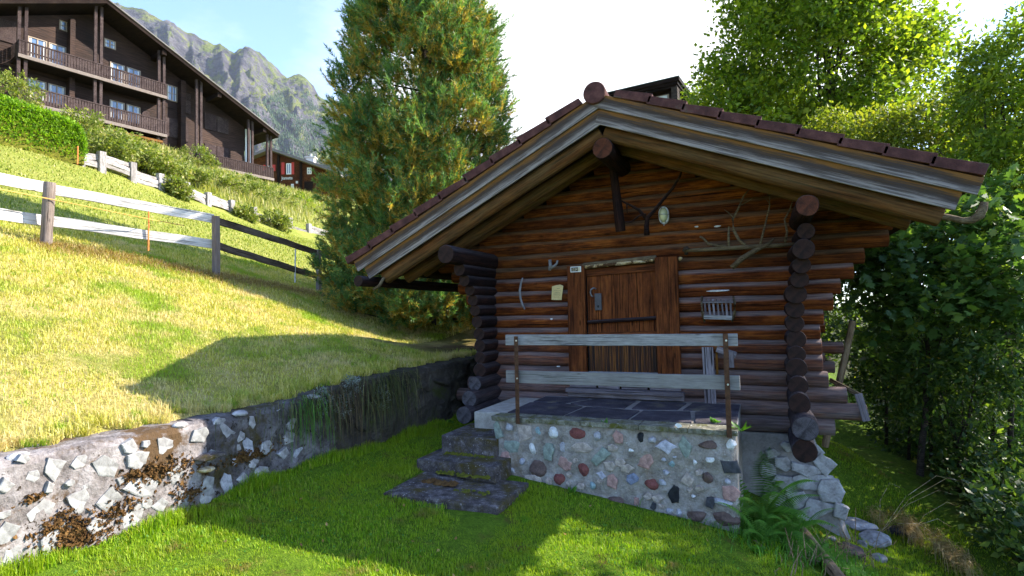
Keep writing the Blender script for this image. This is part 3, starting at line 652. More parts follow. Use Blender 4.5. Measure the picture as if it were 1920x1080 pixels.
# rafters: round logs under the deck
for side, Y, s1, h, r, mt in ((1, 6.14, (1757, 421), -.045, .095, 'rafter_wood'), (-1, 6.14, (728, 531), -.045, .095, 'rafter_wood'), (1, 6.5, (1690, 452), -.10, .08, 'rafter_wood'), (-1, 6.5, (768, 531), -.09, .08, 'rafter_wood'),
                              (-1, 6.85, (803, 527), -.03, .075, 'rafter_wood'), (1, 6.85, (1650, 458), -.03, .08, 'soffit'), (1, 8.3, None, -.03, .08, 'soffit'), (-1, 8.3, None, -.03, .08, 'soffit'), (1, 10., None, -.03, .08, 'soffit'), (-1, 10., None, -.03, .08, 'soffit')):
    p = rp(side, 0.0, h, Y); d = dL if side < 0 else dR
    if s1: e = onY(s1[0], s1[1], Y); Ls = (e-p)@d
    else: Ls = 3.0
    p2 = p+d*.02; q = p+d*Ls; log('rafter', p2, q, r*.9, r, mats=(mt, 'end_grey'), parent=roof, wob=.05)
# eave boards along the plates
for side, L in ((-1, LL), (1, LR)):
    for sfrac, mt in ((.93, 'soffit'), (.80, 'soffit')):
        p = rp(side, L*sfrac, .02, 6.3); q = p.copy(); q[1] = 12; log('eave_pole', p, q, .045, mats=(mt, 'end_dark'), parent=roof)
# door
P7 = lambda x, y, Y=6.97: onY(x, y, Y)
door = link(bpy.data.objects.new('door', None), cabin, Matrix.Translation((-1.58, 7.0, 1.1)))
# door frame (jambs, lintel, sill)
board('door_frame', (-2.165, 6.99, .98), (-2.155, 6.99, 2.50), .07, .235, 'door_wood', cabin, upv=(1, 0, 0), bevel=.006, wob=.01)
board('door_frame', (-1.01, 6.98, .98), (-1.00, 6.98, 2.545), .08, .27, 'door_wood', cabin, upv=(1, 0, 0), bevel=.006, wob=.01)
b = MB(); b.box(-2.06, -1.13, 7.10, 7.14, 1.0, 2.52); b.build('door_backing', 'interior', cabin)
x0 = -2.03; nb = 5; wv = .9/nb
for i in range(nb):
    board('door_plank', (x0+wv*(i+.5), 7.05, 1.60), (x0+wv*(i+.5), 7.05+.0, 2.46), .03, wv-.002, 'door_wood', door, upv=(1, 0, 0), bevel=.004)
board('door_rail', (-2.03, 7.025, 2.40), (-1.13, 7.025, 2.43), .03, .09, 'door_wood', door, bevel=.004)
board('door_rail', (-2.03, 7.02, 1.56), (-1.13, 7.02, 1.575), .035, .13, 'door_wood', door, bevel=.004)
log('door_batten', (-2.02, 6.995, 1.76), (-1.14, 6.995, 1.80), .026, mats=('dark_log', 'end_dark'), parent=door, n=8)
# lower panel of narrow upright ribs, the bottom edge showing as a wavy line
b = MB(); npn = 27
for i in range(npn):
    xx = -2.03+.9*(i+.5)/npn; b.obox((xx, 7.035-(.008 if i % 2 else 0), 1.33), (.9/npn/2*.92, 0, 0), (0, .012, 0), (0, 0, .21))
m, t = newmat('ribbed')
P = t.n('ShaderNodeNewGeometry').outputs['Position']
g1 = t.noise(P, 3, 6, .7, sc=(22, 3, .8)); g2 = t.noise(P, 30, 1, .5, sc=(1.6, 0, .04))
colr_ = t.ramp(g2, [(.38, (.03, .012, .007)), (.52, (.10, .032, .009)), (.64, (.21, .075, .013))])
colr_ = t.mix(t.ramp(g1, [(.4, .8), (.55, 0)]), colr_, (.02, .01, .006))
finish(t, colr_, .7, g1, .4, .008)
b.build('ribbed_panel', 'ribbed', door, bevel=.003)
b = MB(); b.tube([(-2.03+.9*i/36, 7.01+.006*sin(i*pi/1.5), 1.118) for i in range(37)], .009, 5); b.build('drip_edge', 'horn', door)
# handle and lock plate
b = MB(); hp = P7(1122, 566, 7.025); b.box(hp[0]-.045, hp[0]+.045, 7.005, 7.03, hp[2]-.11, hp[2]+.11); pl = b.build('lock_plate', 'iron', door, bevel=.004)
k0 = hp+np.array([0, -.03, -.045]); b = MB(); b.tube([k0, k0+np.array([0, .012, -.03])], [.011, .006], 8); b.build('keyhole', 'interior', door)
b = MB(); q = P7(1110, 548, 6.99); b.tube([q+np.array(v) for v in ((.045, .03, .045), (.02, -.01, .055), (-.008, -.02, .035), (-.018, -.015, 0), (-.008, .0, -.045), (.012, .02, -.06))], [.009, .010, .011, .011, .009, .007], 8); b.build('handle', 'horn', door, smooth=True)
# lintel and threshold
log('lintel', (-2.06, 7.0, 2.49), (-1.12, 7.0, 2.54), .045, .04, mats=('branch_wood', 'end_brown'), parent=cabin, wob=.05)
speck('bare_wood', [(.30, .17, .05), (.5, .36, .18), (.72, .66, .52)], 8, bs=.5, fine=60, second=[(9, .5, .58, (.07, .035, .015))], sc=(1, 3, 3))
log('lintel_trim', (-2.02, 6.965, 2.475), (-1.16, 6.97, 2.515), .024, .02, mats=('bare_wood', 'bare_wood'), parent=cabin, wob=.04)
board('threshold', (-2.31, 6.93, .89), (-.84, 6.93, .885), .12, .05, 'sill_wood', cabin, bevel=.006)
for xa, xb in ((-2.28, -1.93), (-1.9, -1.63), (-1.6, -1.28), (-1.25, -.88)): board('sill_board', (xa, 6.99, .985), (xb, 6.99, .985), .05, .135, 'sill_wood', cabin, bevel=.004)
board('base_board', (-2.30, 6.95, .835), (-.84, 6.95, .83), .05, .06, 'sill_wood', cabin, bevel=.004)
# bare white patch of wood on a log
for (x_, y_, w_) in ((1345, 545, .30), (1047, 687, .06), (1034, 598, .04), (1306, 425, .05), (1345, 424, .09)):
    p = P7(x_, y_, 7.035); rockmesh('bare_patch', p, (w_/2, .012, .013), 'stone_white', cabin, seed=int(x_), sub=2)
# stone foundation
found = link(bpy.data.objects.new('foundation', None), cabin, Matrix.Translation((.2, 7.0, -.3)))
b = MB(); pr = [(.46, .52), (.30, .56), (.0, .62), (-.35, .74), (-1.0, .95)]; k = len(pr)
vs = []
for z, x in pr:
    bat = .06*(.46-z)
    for (xx, yy) in ((-.5, 7.06-bat), (.1, 7.04-bat), (x-.04, 7.02-bat), (x, 7.1-bat), (x, 11.3), (-3.3, 11.3), (-3.3, 7.06)): vs.append((xx, yy, z))
fs = []
for i in range(k-1):
    for j in range(7): fs.append((i*7+j, (i+1)*7+j, (i+1)*7+(j+1) % 7, i*7+(j+1) % 7))
fs.append(tuple(range(7))); b.add(vs, fs); b.build('mortar_base', 'mortar_warm', found)
for i, (x, z, w, h) in enumerate([(1520, 845, 34, 22), (1478, 838, 26, 16), (1508, 878, 44, 20), (1545, 872, 36, 34), (1470, 870, 30, 24), (1470, 905, 40, 26), (1525, 905, 58, 26), (1495, 935, 40, 30), (1555, 920, 34, 36), (1455, 940, 34, 28), (1535, 950, 40, 26), (1575, 955, 28, 26), (1450, 850, 22, 16), (1440, 880, 26, 30), (1510, 965, 40, 20), (1478, 967, 28, 22)]):
    p = onY(x, z, 7.0-.06*(.46-onY(x, z, 7)[2])); sc = 1/1040*6.1
    plate('foundation_stone', w*sc*.66, h*sc*.68, .02+.012*(i % 3), 'foundation_rock', found, Matrix.Translation(tuple(p)) @ Matrix.Rotation(random.uniform(-.2, .2), 4, 'Y') @ Matrix.Rotation(-pi/2+.15, 4, 'Z'), i+3)

# ------------------------------------------------------------------ things hung on the cabin
def lbl(s): return s
t_ = root('wall_lamp', P7(1245, 404), 'oval caged bulkhead lamp with yellowish glass under the gable', 'lamp')
p = P7(1245, 404, 7.0); b = MB(); n = 20
for i, (sc, yy) in enumerate(((1., .02), (1., -.03), (.9, -.04))): b.v += [tuple(p+np.array([sc*.062*cos(2*pi*j/n), yy, sc*.088*sin(2*pi*j/n)+(.02 if sin(2*pi*j/n) > 0 else -.02)*sc])) for j in range(n)]
for i in range(2): b.f += [(i*n+j, i*n+(j+1) % n, (i+1)*n+(j+1) % n, (i+1)*n+j) for j in range(n)]; b.m += [0]*n
b.f.append(tuple(range(2*n, 3*n))); b.m.append(0); b.build('lamp_base', 'white_plastic', t_)
rockm = MB(); vs = [tuple(p+np.array([0, -.095, 0]))]
for (sc, yy) in ((.5, -.088), (.8, -.065), (.88, -.035)): vs += [tuple(p+np.array([sc*.06*cos(2*pi*j/n), yy, sc*.085*sin(2*pi*j/n)+(.02 if sin(2*pi*j/n) > 0 else -.02)*sc])) for j in range(n)]
fs = [(0, 1+(j+1) % n, 1+j) for j in range(n)]
for i in range(2): fs += [(1+i*n+j, 1+i*n+(j+1) % n, 1+(i+1)*n+(j+1) % n, 1+(i+1)*n+j) for j in range(n)]
rockm.add(vs, fs); rockm.build('lamp_glass', 'lamp_glass', t_, smooth=True)
b = MB()
for dx in (-.022, .022): b.tube([p+np.array(v) for v in ((dx, -.03, .11), (dx, -.085, .07), (dx, -.10, 0), (dx, -.085, -.07), (dx, -.03, -.11))], .004, 5)
b.tube([p+np.array(v) for v in ((-.065, -.03, 0), (-.04, -.085, 0), (0, -.105, 0), (.04, -.085, 0), (.065, -.03, 0))], .004, 5); b.tube([p+np.array((0, -.03, -.105)), p+np.array((0, -.03, -.13))], .007, 6)
b.build('wire_guard', 'grey_metal', t_)
# number plate
t_ = root('house_number_plate', P7(1079, 505), 'small white framed plate reading 1334 on the left door post', 'sign')
p = P7(1079.5, 505, 6.95); b = MB(); b.box(p[0]-.072, p[0]+.072, p[1]-.004, p[1]+.004, p[2]-.037, p[2]+.037); b.build('plate', 'white_paint', t_, bevel=.002)
b = MB(); b.box(p[0]-.060, p[0]+.033, p[1]-.007, p[1]-.004, p[2]-.026, p[2]+.026); b.build('dark_field', 'plate_dark', t_)
b = MB(); b.box(p[0]+.035, p[0]+.060, p[1]-.007, p[1]-.004, p[2]-.026, p[2]+.026); b.build('cream_field', 'plate_cream', t_)
text_mesh('digits', '1334', .052, 'plate_cream', t_, Matrix.Translation((p[0]-.057, p[1]-.008, p[2]-.019)) @ Matrix.Rotation(pi/2, 4, 'X') @ Matrix.Scale(.8, 4, (1, 0, 0)), .001)
# paper note
t_ = root('paper_note', P7(1045, 548), 'weathered yellow sheet with faint handwriting nailed to the logs', 'note')
c4 = [P7(x, y, 6.99) for x, y in ((1035, 537), (1042, 535), (1050, 533.5), (1056, 536), (1055, 545), (1053.5, 554), (1053, 562.5), (1044, 562.5), (1034, 562), (1034.5, 550))]
b = MB(); b.add(c4+[v+np.array([0, .006, 0]) for v in c4], [tuple(range(9, -1, -1)), tuple(range(10, 20))]+[(i, (i+1) % 10, 10+(i+1) % 10, 10+i) for i in range(10)]); b.build('sheet', 'paper', t_)
b = MB()
for r_, (y, xa, xb) in enumerate(((541, 1044, 1049), (545, 1038, 1052), (549, 1040, 1050), (553, 1038, 1051), (557, 1038, 1048))):
    n = 12; pts = [P7(xa+(xb-xa)*i/n, y+.9*sin(i*2.4+r_), 6.986) for i in range(n+1)]; b.tube(pts, .0014, 4)
b.build('writing', 'ink', t_)
# curved iron-grey horn bow
t_ = P7(980, 550)
b = MB(); b.tube([P7(x, y, 6.94) for x, y in ((980, 521), (977, 530), (974.5, 545), (976, 560), (980, 572), (984, 580))], [.010, .014, .017, .016, .015, .012], 8); o = b.build('curved_horn', 'horn', None, smooth=True); tag(o, 'curved grey bow-shaped tool hanging left of the yellow note', 'tool')
b = MB(); b.tube([P7(x, y, 6.95) for x, y in ((1031, 487), (1032, 497), (1030.5, 507))], [.022, .024, .018], 7); b.tube([P7(x, y, 6.92) for x, y in ((1032, 502), (1039, 499), (1044, 494), (1045.5, 488))], [.022, .018, .016, .013], 7)
tag(b.build('forked_peg', 'horn', None, smooth=True), 'short grey forked wooden hook fixed left of the number plate', 'hook')
# pale branch over the door's right
def twig(name, lines, mat, label, cat, Y=6.9):
    b = MB()
    for ln in lines: b.tube([onY(x, y, Y+(e[0] if e else 0)) for (x, y, r, *e) in ln], [r for (x, y, r, *e) in ln], 8)
    o = b.build(name, mat, None, smooth=True); return tag(o, label, cat)
twig('hanging_branch', [[(1282, 470, .022), (1320, 468, .024), (1370, 465, .026), (1420, 462, .028), (1460, 460, .025), (1492, 457, .02)],
    [(1372, 502, .03, -.06), (1392, 484, .032, -.06), (1415, 470, .028, -.04), (1440, 458, .02, -.02), (1452, 447, .008, 0)], [(1392, 484, .03, -.06), (1412, 474, .02, -.04)],
    [(1402, 464, .02), (1385, 449, .018), (1375, 430, .016), (1374, 410, .015), (1385, 390, .012), (1394, 368, .009), (1412, 346, .004)], [(1376, 408, .009), (1365, 398, .006), (1358, 393, .003)], [(1390, 384, .008), (1402, 378, .005), (1414, 369, .003)],
    [(1425, 460, .014), (1430, 440, .012), (1437, 412, .010), (1443, 385, .007), (1443, 362, .003)], [(1443, 382, .006), (1436, 373, .003)], [(1367, 466, .016), (1366, 445, .014), (1367, 425, .012)],
    [(1362, 462, .018), (1345, 460, .016), (1328, 457, .015), (1320, 448, .014), (1312, 443, .012)], [(1472, 455, .012), (1476, 435, .012), (1471, 412, .010), (1480, 395, .008), (1488, 372, .005)]],
    'branch_wood', 'long pale dead branch with upright twigs hanging right of the door', 'branch')
twig('gnarled_branch', [[(1213, 441, .034), (1212, 425, .032), (1214, 408, .026), (1226, 396, .022), (1242, 376, .02), (1262, 352, .018), (1275, 330, .014), (1282, 308, .009)],
    [(1212, 410, .022), (1198, 394, .018), (1180, 384, .014), (1162, 375, .008)], [(1211, 402, .014), (1198, 405, .012), (1184, 416, .009), (1158, 416, .008)], [(1175, 383, .008), (1176, 400, .005)]],
    'dark_log', 'gnarled dark antler-like branch hung beside the post under the ridge', 'branch', Y=6.87)
b = MB(); b.tube([P7(x, y, 6.93) for x, y in ((1285, 463), (1288, 470), (1286, 478))], [.03, .026, .02], 7); b.tube([P7(1281, 470, 6.9), P7(1292, 465, 6.85)], [.018, .012], 6)
tag(b.build('wooden_peg', 'bark', None, smooth=True), 'dark knotted peg holding the left end of the dead branch', 'peg')
tag(rockmesh('light_stump', P7(1275.5, 484.5, 6.93), (.028, .03, .03), 'bare_wood', None, seed=8), 'orange and white cut wood knob at the upper right door corner', 'knob')
# hay rack
t_ = root('hay_rack', P7(1346, 582), 'small grey slatted hay rack hung on the logs right of the door', 'rack')
A4 = [P7(1316, 560, 6.96), P7(1374, 559, 6.96), P7(1319, 600, 6.98), P7(1374, 602, 6.98)]
for px in (1317, 1376):
    b = MB(); b.tube([P7(px-1, 556, 6.99), P7(px+(1.5 if px > 1350 else -1), 568, 6.90), P7(px+(2 if px > 1350 else -.5), 585, 6.87), P7(px-(3 if px > 1350 else -4), 603, 6.95)], [.012, .016, .017, .012], 7); b.build('side_arm', 'branch_wood', t_, smooth=True)
board('trough', P7(1320, 594, 6.9), P7(1373, 596, 6.9), .08, .05, 'rail_board', t_, bevel=.003)
board('top_bar', P7(1317, 566, 6.9), P7(1375, 566, 6.9), .02, .028, 'sill_wood', t_, bevel=.003)
for i in range(7):
    xx = 1322+i*8; board('slat', P7(xx-1.5, 561, 6.93), P7(xx+1.5, 592, 6.89), .012, .022, 'sill_wood', t_, upv=(1, 0, 0), bevel=.002)

# upright plank with a bracket leaning on the logs
t_ = root('wall_stand', P7(1332, 755, 6.9), 'weathered upright board with a small bracket standing behind the right rail end', 'stand')
q = P7(1332, 755, 6.88); board('upright', (q[0], 6.88, .80), (q[0]-.01, 6.90, 1.45), .05, .125, 'sill_wood', t_, upv=(1, 0, 0), wob=.01)
board('side_strip', (q[0]+.085, 6.93, 1.12), (q[0]+.085, 6.93, 1.45), .03, .025, 'orange_board', t_, upv=(1, 0, 0))
board('bracket', (q[0]+.09, 6.9, 1.43), (q[0]+.30, 6.9, 1.36), .05, .07, 'sill_wood', t_); board('bracket', (q[0]+.245, 6.86, 1.22), (q[0]+.245, 6.86, 1.40), .04, .06, 'sill_wood', t_, upv=(1, 0, 0))

# gutters
t_ = root('wooden_gutter', onY(672, 528, 5.85), 'dark hollowed-log gutter sticking out under the left eave', 'gutter')
pa, pb = onX(672, 528, -4.86), None; pa = onY(672, 527, 5.85); pb = np.array([pa[0]+.02, 12.0, pa[2]-.02])
log('gutter_log', pa, pb, .075, .08, mats=('dark_log', 'end_dark'), parent=t_, wob=.05)
q = onY(703, 540, 6.0); b = MB(); b.tube([onY(720, 520, 6.05), onY(712, 535, 6.03), onY(700, 543, 6.0)], [.02, .022, .018], 6); b.build('hook', 'branch_wood', t_, smooth=True)
t_ = root('gutter_bracket', onY(1800, 410, 6.05), 'bent natural branch hook curling up below the right eave', 'bracket')
b = MB(); b.tube([onY(x, y, 6.08) for x, y in ((1730, 400), (1765, 406), (1785, 409), (1805, 414), (1822, 413), (1836, 404), (1843, 390), (1845, 379))], [.03, .03, .028, .028, .034, .04, .036, .03], 9); b.build('hook', 'branch_wood', t_, smooth=True)

# ------------------------------------------------------------------ porch
PY = 5.43
porch = root('stone_porch', (-1.4, 6.0, 0), 'raised stone porch of pebble-studded mortar with a slate top before the door', 'porch')
def roughwall(name, x0, x1, z0, z1, y, depth, mat, parent, st=.025, amp=.02, seed=0):
    nx = int((x1-x0)/st)+1; nz2 = int((z1-z0)/st)+1; V = []
    for i in range(nx+1):
        for j in range(nz2+1):
            x = x0+(x1-x0)*i/nx; z = z0+(z1-z0)*j/nz2; d = amp*mnoise.fractal(Vector((x*3, seed, z*3)), .9, 2.1, 5)
            e = min(1, (x1-x)/.05, (x-x0)/.05); V.append((x, y+d+.03*(1-max(0, e))**2, z))
    ii = np.arange((nx+1)*(nz2+1)).reshape(nx+1, nz2+1); F = list(map(tuple, np.stack([ii[:-1, :-1], ii[1:, :-1], ii[1:, 1:], ii[:-1, 1:]], -1).reshape(-1, 4)))
    b = MB(); b.add(V, F); b.box(x0, x1, y+.045, y+depth, z0, z1-.002)
    n0 = len(V)
    # close the sides between the rough face and the core
    for col_, xx in ((0, x0), (nx, x1)):
        for j in range(nz2):
            a0, a1 = col_*(nz2+1)+j, col_*(nz2+1)+j+1; z_0 = V[a0][2]; z_1 = V[a1][2]
            q = [V[a0], V[a1], (xx, y+.05, z_1), (xx, y+.05, z_0)]; b.add(q, [(0, 1, 2, 3) if col_ == 0 else (3, 2, 1, 0)])
    return b.build(name, mat, parent, smooth=False)
roughwall('porch_wall', -2.63, -.225, -.6, .752, PY, 1.5, 'mortar', porch, st=.02, amp=.032)
ST = []
s5 = lambda cx, cy, w, h, c, r=0: ST.append((1060+cx/3.6, 700+cy/3.6, w/3.6, h/3.6, c, r))
s4 = lambda cx, cy, w, h, c, r=0: ST.append((720+cx/3.857, 680+cy/3.857, w/3.857, h/3.857, c, r))
for a in [(78, 405, 95, 62, 'red'), (215, 425, 40, 55, 'grey'), (360, 435, 72, 66, 'pink', .5), (512, 433, 44, 58, 'black'), (450, 520, 50, 38, 'white'), (550, 590, 70, 120, 'pink', .45), (675, 495, 105, 75, 'lilac'), (810, 492, 58, 112, 'green', -.15), (955, 485, 100, 60, 'brown'), (1122, 482, 55, 62, 'white'), (235, 560, 112, 80, 'green', -.4), (370, 600, 60, 50, 'tan'), (720, 610, 52, 42, 'teal'), (875, 598, 24, 44, 'white'), (985, 582, 85, 38, 'white', -.3), (1115, 625, 92, 110, 'dkgrey', -.1), (120, 648, 70, 76, 'red'), (10, 615, 70, 55, 'pink'), (240, 682, 48, 42, 'lilac'), (315, 733, 62, 76, 'pink'), (455, 715, 66, 56, 'blue', -.5), (582, 748, 78, 68, 'red'), (820, 720, 66, 80, 'tan', .5), (962, 705, 56, 62, 'brown'), (735, 815, 58, 112, 'black', .2), (183, 755, 36, 46, 'teal'), (865, 828, 24, 18, 'white'), (980, 870, 46, 80, 'dkgrey'), (1110, 810, 90, 90, 'pink', .7), (340, 860, 90, 60, 'brown'), (480, 862, 36, 42, 'pink'), (595, 893, 38, 40, 'dkgrey'), (710, 930, 50, 44, 'grey'), (765, 940, 32, 42, 'grey'), (885, 960, 120, 66, 'brown'), (1080, 990, 150, 90, 'brown'), (420, 640, 70, 50, 'tan'), (110, 500, 120, 60, 'tan'), (300, 620, 60, 60, 'tan'), (1050, 870, 120, 50, 'grey')]: s5(*a)
for a in [(830, 490, 60, 115, 'green'), (910, 465, 60, 50, 'grey'), (1010, 495, 108, 115, 'tan'), (1120, 503, 48, 70, 'teal'), (1225, 505, 70, 68, 'white'), (930, 605, 90, 90, 'green'), (1075, 620, 40, 76, 'white', -.3), (1190, 640, 60, 118, 'green', .1), (880, 680, 58, 66, 'pink', .6), (1000, 715, 40, 42, 'grey'), (1120, 780, 118, 118, 'brown', .6), (1310, 730, 84, 70, 'pink', .6), (1270, 840, 80, 76, 'red', .4), (1295, 610, 44, 60, 'grey'), (1080, 850, 120, 60, 'tan')]: s4(*a)
rs_ = random.Random(21)
for _ in range(400):
    if len(ST) >= 76: break
    x = rs_.uniform(935, 1380); yt = 795+(x-930)*.05; yb_ = 880+(x-930)*.24; y = rs_.uniform(yt+8, yb_); q = rs_.uniform(7, 13)
    if all(hypot(x-a[0], y-a[1]) > (max(a[2], a[3])+q)*.62 for a in ST): ST.append((x, y, q*rs_.uniform(.8, 1.6), q, rs_.choice(['tan', 'grey']), rs_.uniform(-.6, .6)))
for i, (x, y, w, h, c, r) in enumerate(ST):
    p = onY(x, y, PY); D = (p-CAM)@fw; s = D/1040
    M = Matrix.Translation((p[0], PY+.004, p[2])) @ Matrix.Rotation(r, 4, 'Y')
    if c in ('green', 'tan', 'pink', 'dkgrey', 'lilac', 'blue') or (c == 'black' and h > w*1.4): plate('embedded_stone', w*s*.70, h*s*.68, .02, 'stone_'+c, porch, Matrix.Translation((p[0], PY, p[2])) @ Matrix.Rotation(r, 4, 'Y') @ Matrix.Rotation(-pi/2, 4, 'Z'), i*3+1)
    else: rockmesh('embedded_stone', None, (w*s*.66, .036, h*s*.66), 'stone_'+c, porch, seed=i*3+1, M=M, sharp=.2)
# cap of slate flags with light joints
b = MB(); b.box(-2.63, -.22, PY+.1, 7.02, .74, .785); b.build('porch_bed', 'mortar_warm', porch)
rr_ = random.Random(3); x = -2.66
while x < -.22:
    w = rr_.uniform(.38, .62); x1 = min(-.20, x+w)
    if -.2-x1 < .15: x1 = -.2
    n = 8; b = MB(); fr = [(x+(x1-x-.006)*i/n, PY-.035+rr_.uniform(-.012, .012)) for i in range(n+1)]
    top = [(a, c, .80+rr_.uniform(-.004, .004)) for a, c in fr]+[(x1-.006, PY+.21, .80), (x, PY+.21, .80)]; bot = [(a, c+rr_.uniform(0, .012), .752) for a, c in fr]+[(x1-.006, PY+.21, .752), (x, PY+.21, .752)]
    m_ = len(top); b.add(top+bot, [tuple(range(m_)), tuple(range(2*m_-1, m_-1, -1))]+[(i, m_+i, m_+(i+1) % m_, (i+1) % m_) for i in range(m_)]); b.build('edge_slab', 'mossy_edge', porch, bevel=.004); x = x1
def flag(poly, z=.80):
    cx = sum(p[0] for p in poly)/len(poly); cy = sum(p[1] for p in poly)/len(poly); pts = []
    for i in range(len(poly)):
        a, c = poly[i], poly[(i+1) % len(poly)]
        for f in (0, .33, .66): 
            x = a[0]+(c[0]-a[0])*f; y = a[1]+(c[1]-a[1])*f; k = .97+.02*mnoise.noise((x*4, y*4, 0)); pts.append((cx+(x-cx)*k, cy+(y-cy)*k))
    m_ = len(pts); b = MB(); b.add([(x, y, z) for x, y in pts]+[(x, y, z-.03) for x, y in pts], [tuple(range(m_)), tuple(range(2*m_-1, m_-1, -1))]+[(i, m_+i, m_+(i+1) % m_, (i+1) % m_) for i in range(m_)]); b.build('flagstone', 'slate', porch, bevel=.004)
for poly in ([(-2.6, 5.67), (-1.95, 5.68), (-1.9, 6.3), (-2.15, 6.42), (-2.62, 6.4)], [(-1.93, 5.67), (-1.25, 5.67), (-1.22, 6.2), (-1.87, 6.28)], [(-1.23, 5.67), (-.62, 5.67), (-.7, 6.3), (-1.2, 6.22)], [(-.6, 5.67), (-.22, 5.67), (-.22, 6.35), (-.66, 6.3)],
             [(-2.6, 6.46), (-2.2, 6.47), (-2.0, 6.9), (-2.6, 6.9)], [(-2.12, 6.46), (-1.75, 6.33), (-1.42, 6.32), (-1.4, 6.88), (-1.92, 6.9)], [(-1.35, 6.30), (-.85, 6.37), (-.8, 6.85), (-1.34, 6.87)], [(-.8, 6.38), (-.22, 6.4), (-.22, 6.88), (-.75, 6.86)]): flag(poly)
# steps
steps = root('entrance_steps', (-2.9, 5.2, .25), 'mossy grey concrete steps climbing to the left side of the porch', 'steps')
def stepblock(name, x0, x1, y0, y1, z0, z1, mat, skew=0, bev=.012, tilt=0.):
    b = MB(); nx = max(3, int((x1-x0)/.08)); rr = random.Random(int(x0*100+y0*10))
    top = []; 
    per = [(x0+(x1-x0)*i/nx, y0+skew*i/nx) for i in range(nx+1)]+[(x1, y1+skew), (x0, y1)]
    per = [(x+rr.uniform(-.008, .008), y+rr.uniform(-.008, .008)) for x, y in per]; m_ = len(per)
    b.add([(x, y, z1-tilt*(x-x0)/(x1-x0)+rr.uniform(-.005, .005)) for x, y in per]+[(x, y, z0) for x, y in per], [tuple(range(m_)), tuple(range(2*m_-1, m_-1, -1))]+[(i, m_+i, m_+(i+1) % m_, (i+1) % m_) for i in range(m_)])
    return b.build(name, mat, steps, bevel=bev)
stepblock('step', -3.26, -2.16, 4.30, 5.06, .0, .262, 'step_concrete', .16, tilt=.065)
stepblock('step', -3.38, -2.44, 5.04, 5.68, .22, .375, 'step_concrete', -.04)
stepblock('step', -3.38, -2.44, 5.07, 5.6, .1, .34, 'step_concrete', -.04)
stepblock('step', -3.28, -2.60, 5.40, 6.1, .30, .56, 'step_concrete', -.03)
stepblock('landing_block', -3.10, -2.64, 5.84, 6.98, .45, .755, 'light_concrete', 0)
def mossstrip(x0, x1, y, z, n, mat, parent, r=.02, name='moss'):
    b = MB(); rr = random.Random(int(x0*77))
    P = []; 
    for i in range(n):
        c = Vector((x0+(x1-x0)*rr.random(), y+rr.uniform(-.04, .03), z+rr.uniform(-.004, .01))); s = r*rr.uniform(.5, 1.3)
        a = [c+Vector((s*cos(k*pi/3), s*sin(k*pi/3), 0)) for k in range(6)]; b.add([tuple(v) for v in a]+[tuple(c+Vector((0, 0, s*.7)))], [(k, (k+1) % 6, 6) for k in range(6)])
    return b.build(name, mat, parent, smooth=True)
mossstrip(-3.2, -2.62, 5.35, .375, 120, 'moss_green', steps); mossstrip(-3.1, -2.5, 5.0, .27, 70, 'moss_green', steps, .028); mossstrip(-3.1, -2.75, 4.75, .25, 60, 'moss_brown', steps, .035); mossstrip(-2.7, -2.35, 4.7, .22, 40, 'moss_green', steps, .02)
# railing
rl = root('porch_railing', (-1.3, 5.41, .8), 'grey board railing on two rusty iron posts along the porch front', 'railing')
for xx, zt in ((-2.34, 1.655), (-.275, 1.672)):
    b = MB(); b.box(xx-.022, xx+.022, 5.375, 5.381, .74, zt); b.box(xx-.022, xx-.016, 5.381, 5.42, .74, zt); po = b.build('iron_post', 'rust', rl, bevel=.0015)
    for zz in (1.61, 1.215): b = MB(); b.tube([(xx+.006, 5.374, zz), (xx+.006, 5.366, zz)], .009, 8); b.build('bolt', 'bolt', po)
board('rail', (-2.485, 5.445, 1.615), (-.175, 5.445, 1.612), .045, .112, 'rail_board', rl, wob=.006); board('rail', (-2.485, 5.445, 1.225), (-.17, 5.445, 1.225), .045, .13, 'rail_board', rl, wob=.006)

# ------------------------------------------------------------------ retaining wall
def ongnd(px, py, dmax=200.):
    d = ray(px, py); t = np.concatenate([np.arange(1, 30, .02), np.arange(30, dmax, .2)]); P = CAM+d*t[:, None]
    g = ground(P[:, 0], P[:, 1]); k = np.argmax(P[:, 2] < g); return P[k]
rw = root('retaining_wall', (-4.3, 4, .3), 'long low retaining wall of rough concrete and stones holding back the left slope', 'wall')
def wallpiece(name, ya, yb, mat, amp, st=.04, seed=0, off=0.):
    ny = int((yb-ya)/st); nz2 = 22; V = []; prof = []
    for i in range(ny+1):
        y = ya+(yb-ya)*i/ny; xw = float(Xw(y))+off; zt = float(zwt(y))+.01*mnoise.noise((y*3, 0, seed)); zb = gz(xw+.12, y)-.25
        col_ = []
        for j in range(nz2+1):
            f = j/nz2; z = zb+(zt-zb)*f; dd = amp*(mnoise.fractal(Vector((y*2.5, z*2.5, seed)), .8, 2.1, 6)); x = xw+.06*(1-f)+dd-(.035 if j == nz2 else 0)
            col_.append((x, y, z+(dd*.5 if j == nz2 else 0)))
        for j in range(1, 8): col_.append((xw-.04-.36*j/7, y, zt+.012*mnoise.noise((y*7, j*1.3, seed))+.01))
        col_.append((xw-.40, y, zt-.4)); V += col_
    m_ = nz2+1+7+1; ii = np.arange((ny+1)*m_).reshape(ny+1, m_); F = list(map(tuple, np.stack([ii[:-1, :-1], ii[1:, :-1], ii[1:, 1:], ii[:-1, 1:]], -1).reshape(-1, 4)))
    b = MB(); b.add(V, F); b.add([V[i] for i in ii[0]], [tuple(range(m_-1, -1, -1))]); b.add([V[i] for i in ii[-1]], [tuple(range(m_))])
    return b.build(name, mat, rw, smooth=False)
wallpiece('concrete_face', -3, 3.22, 'wall_concrete', .018, seed=1, off=.03)
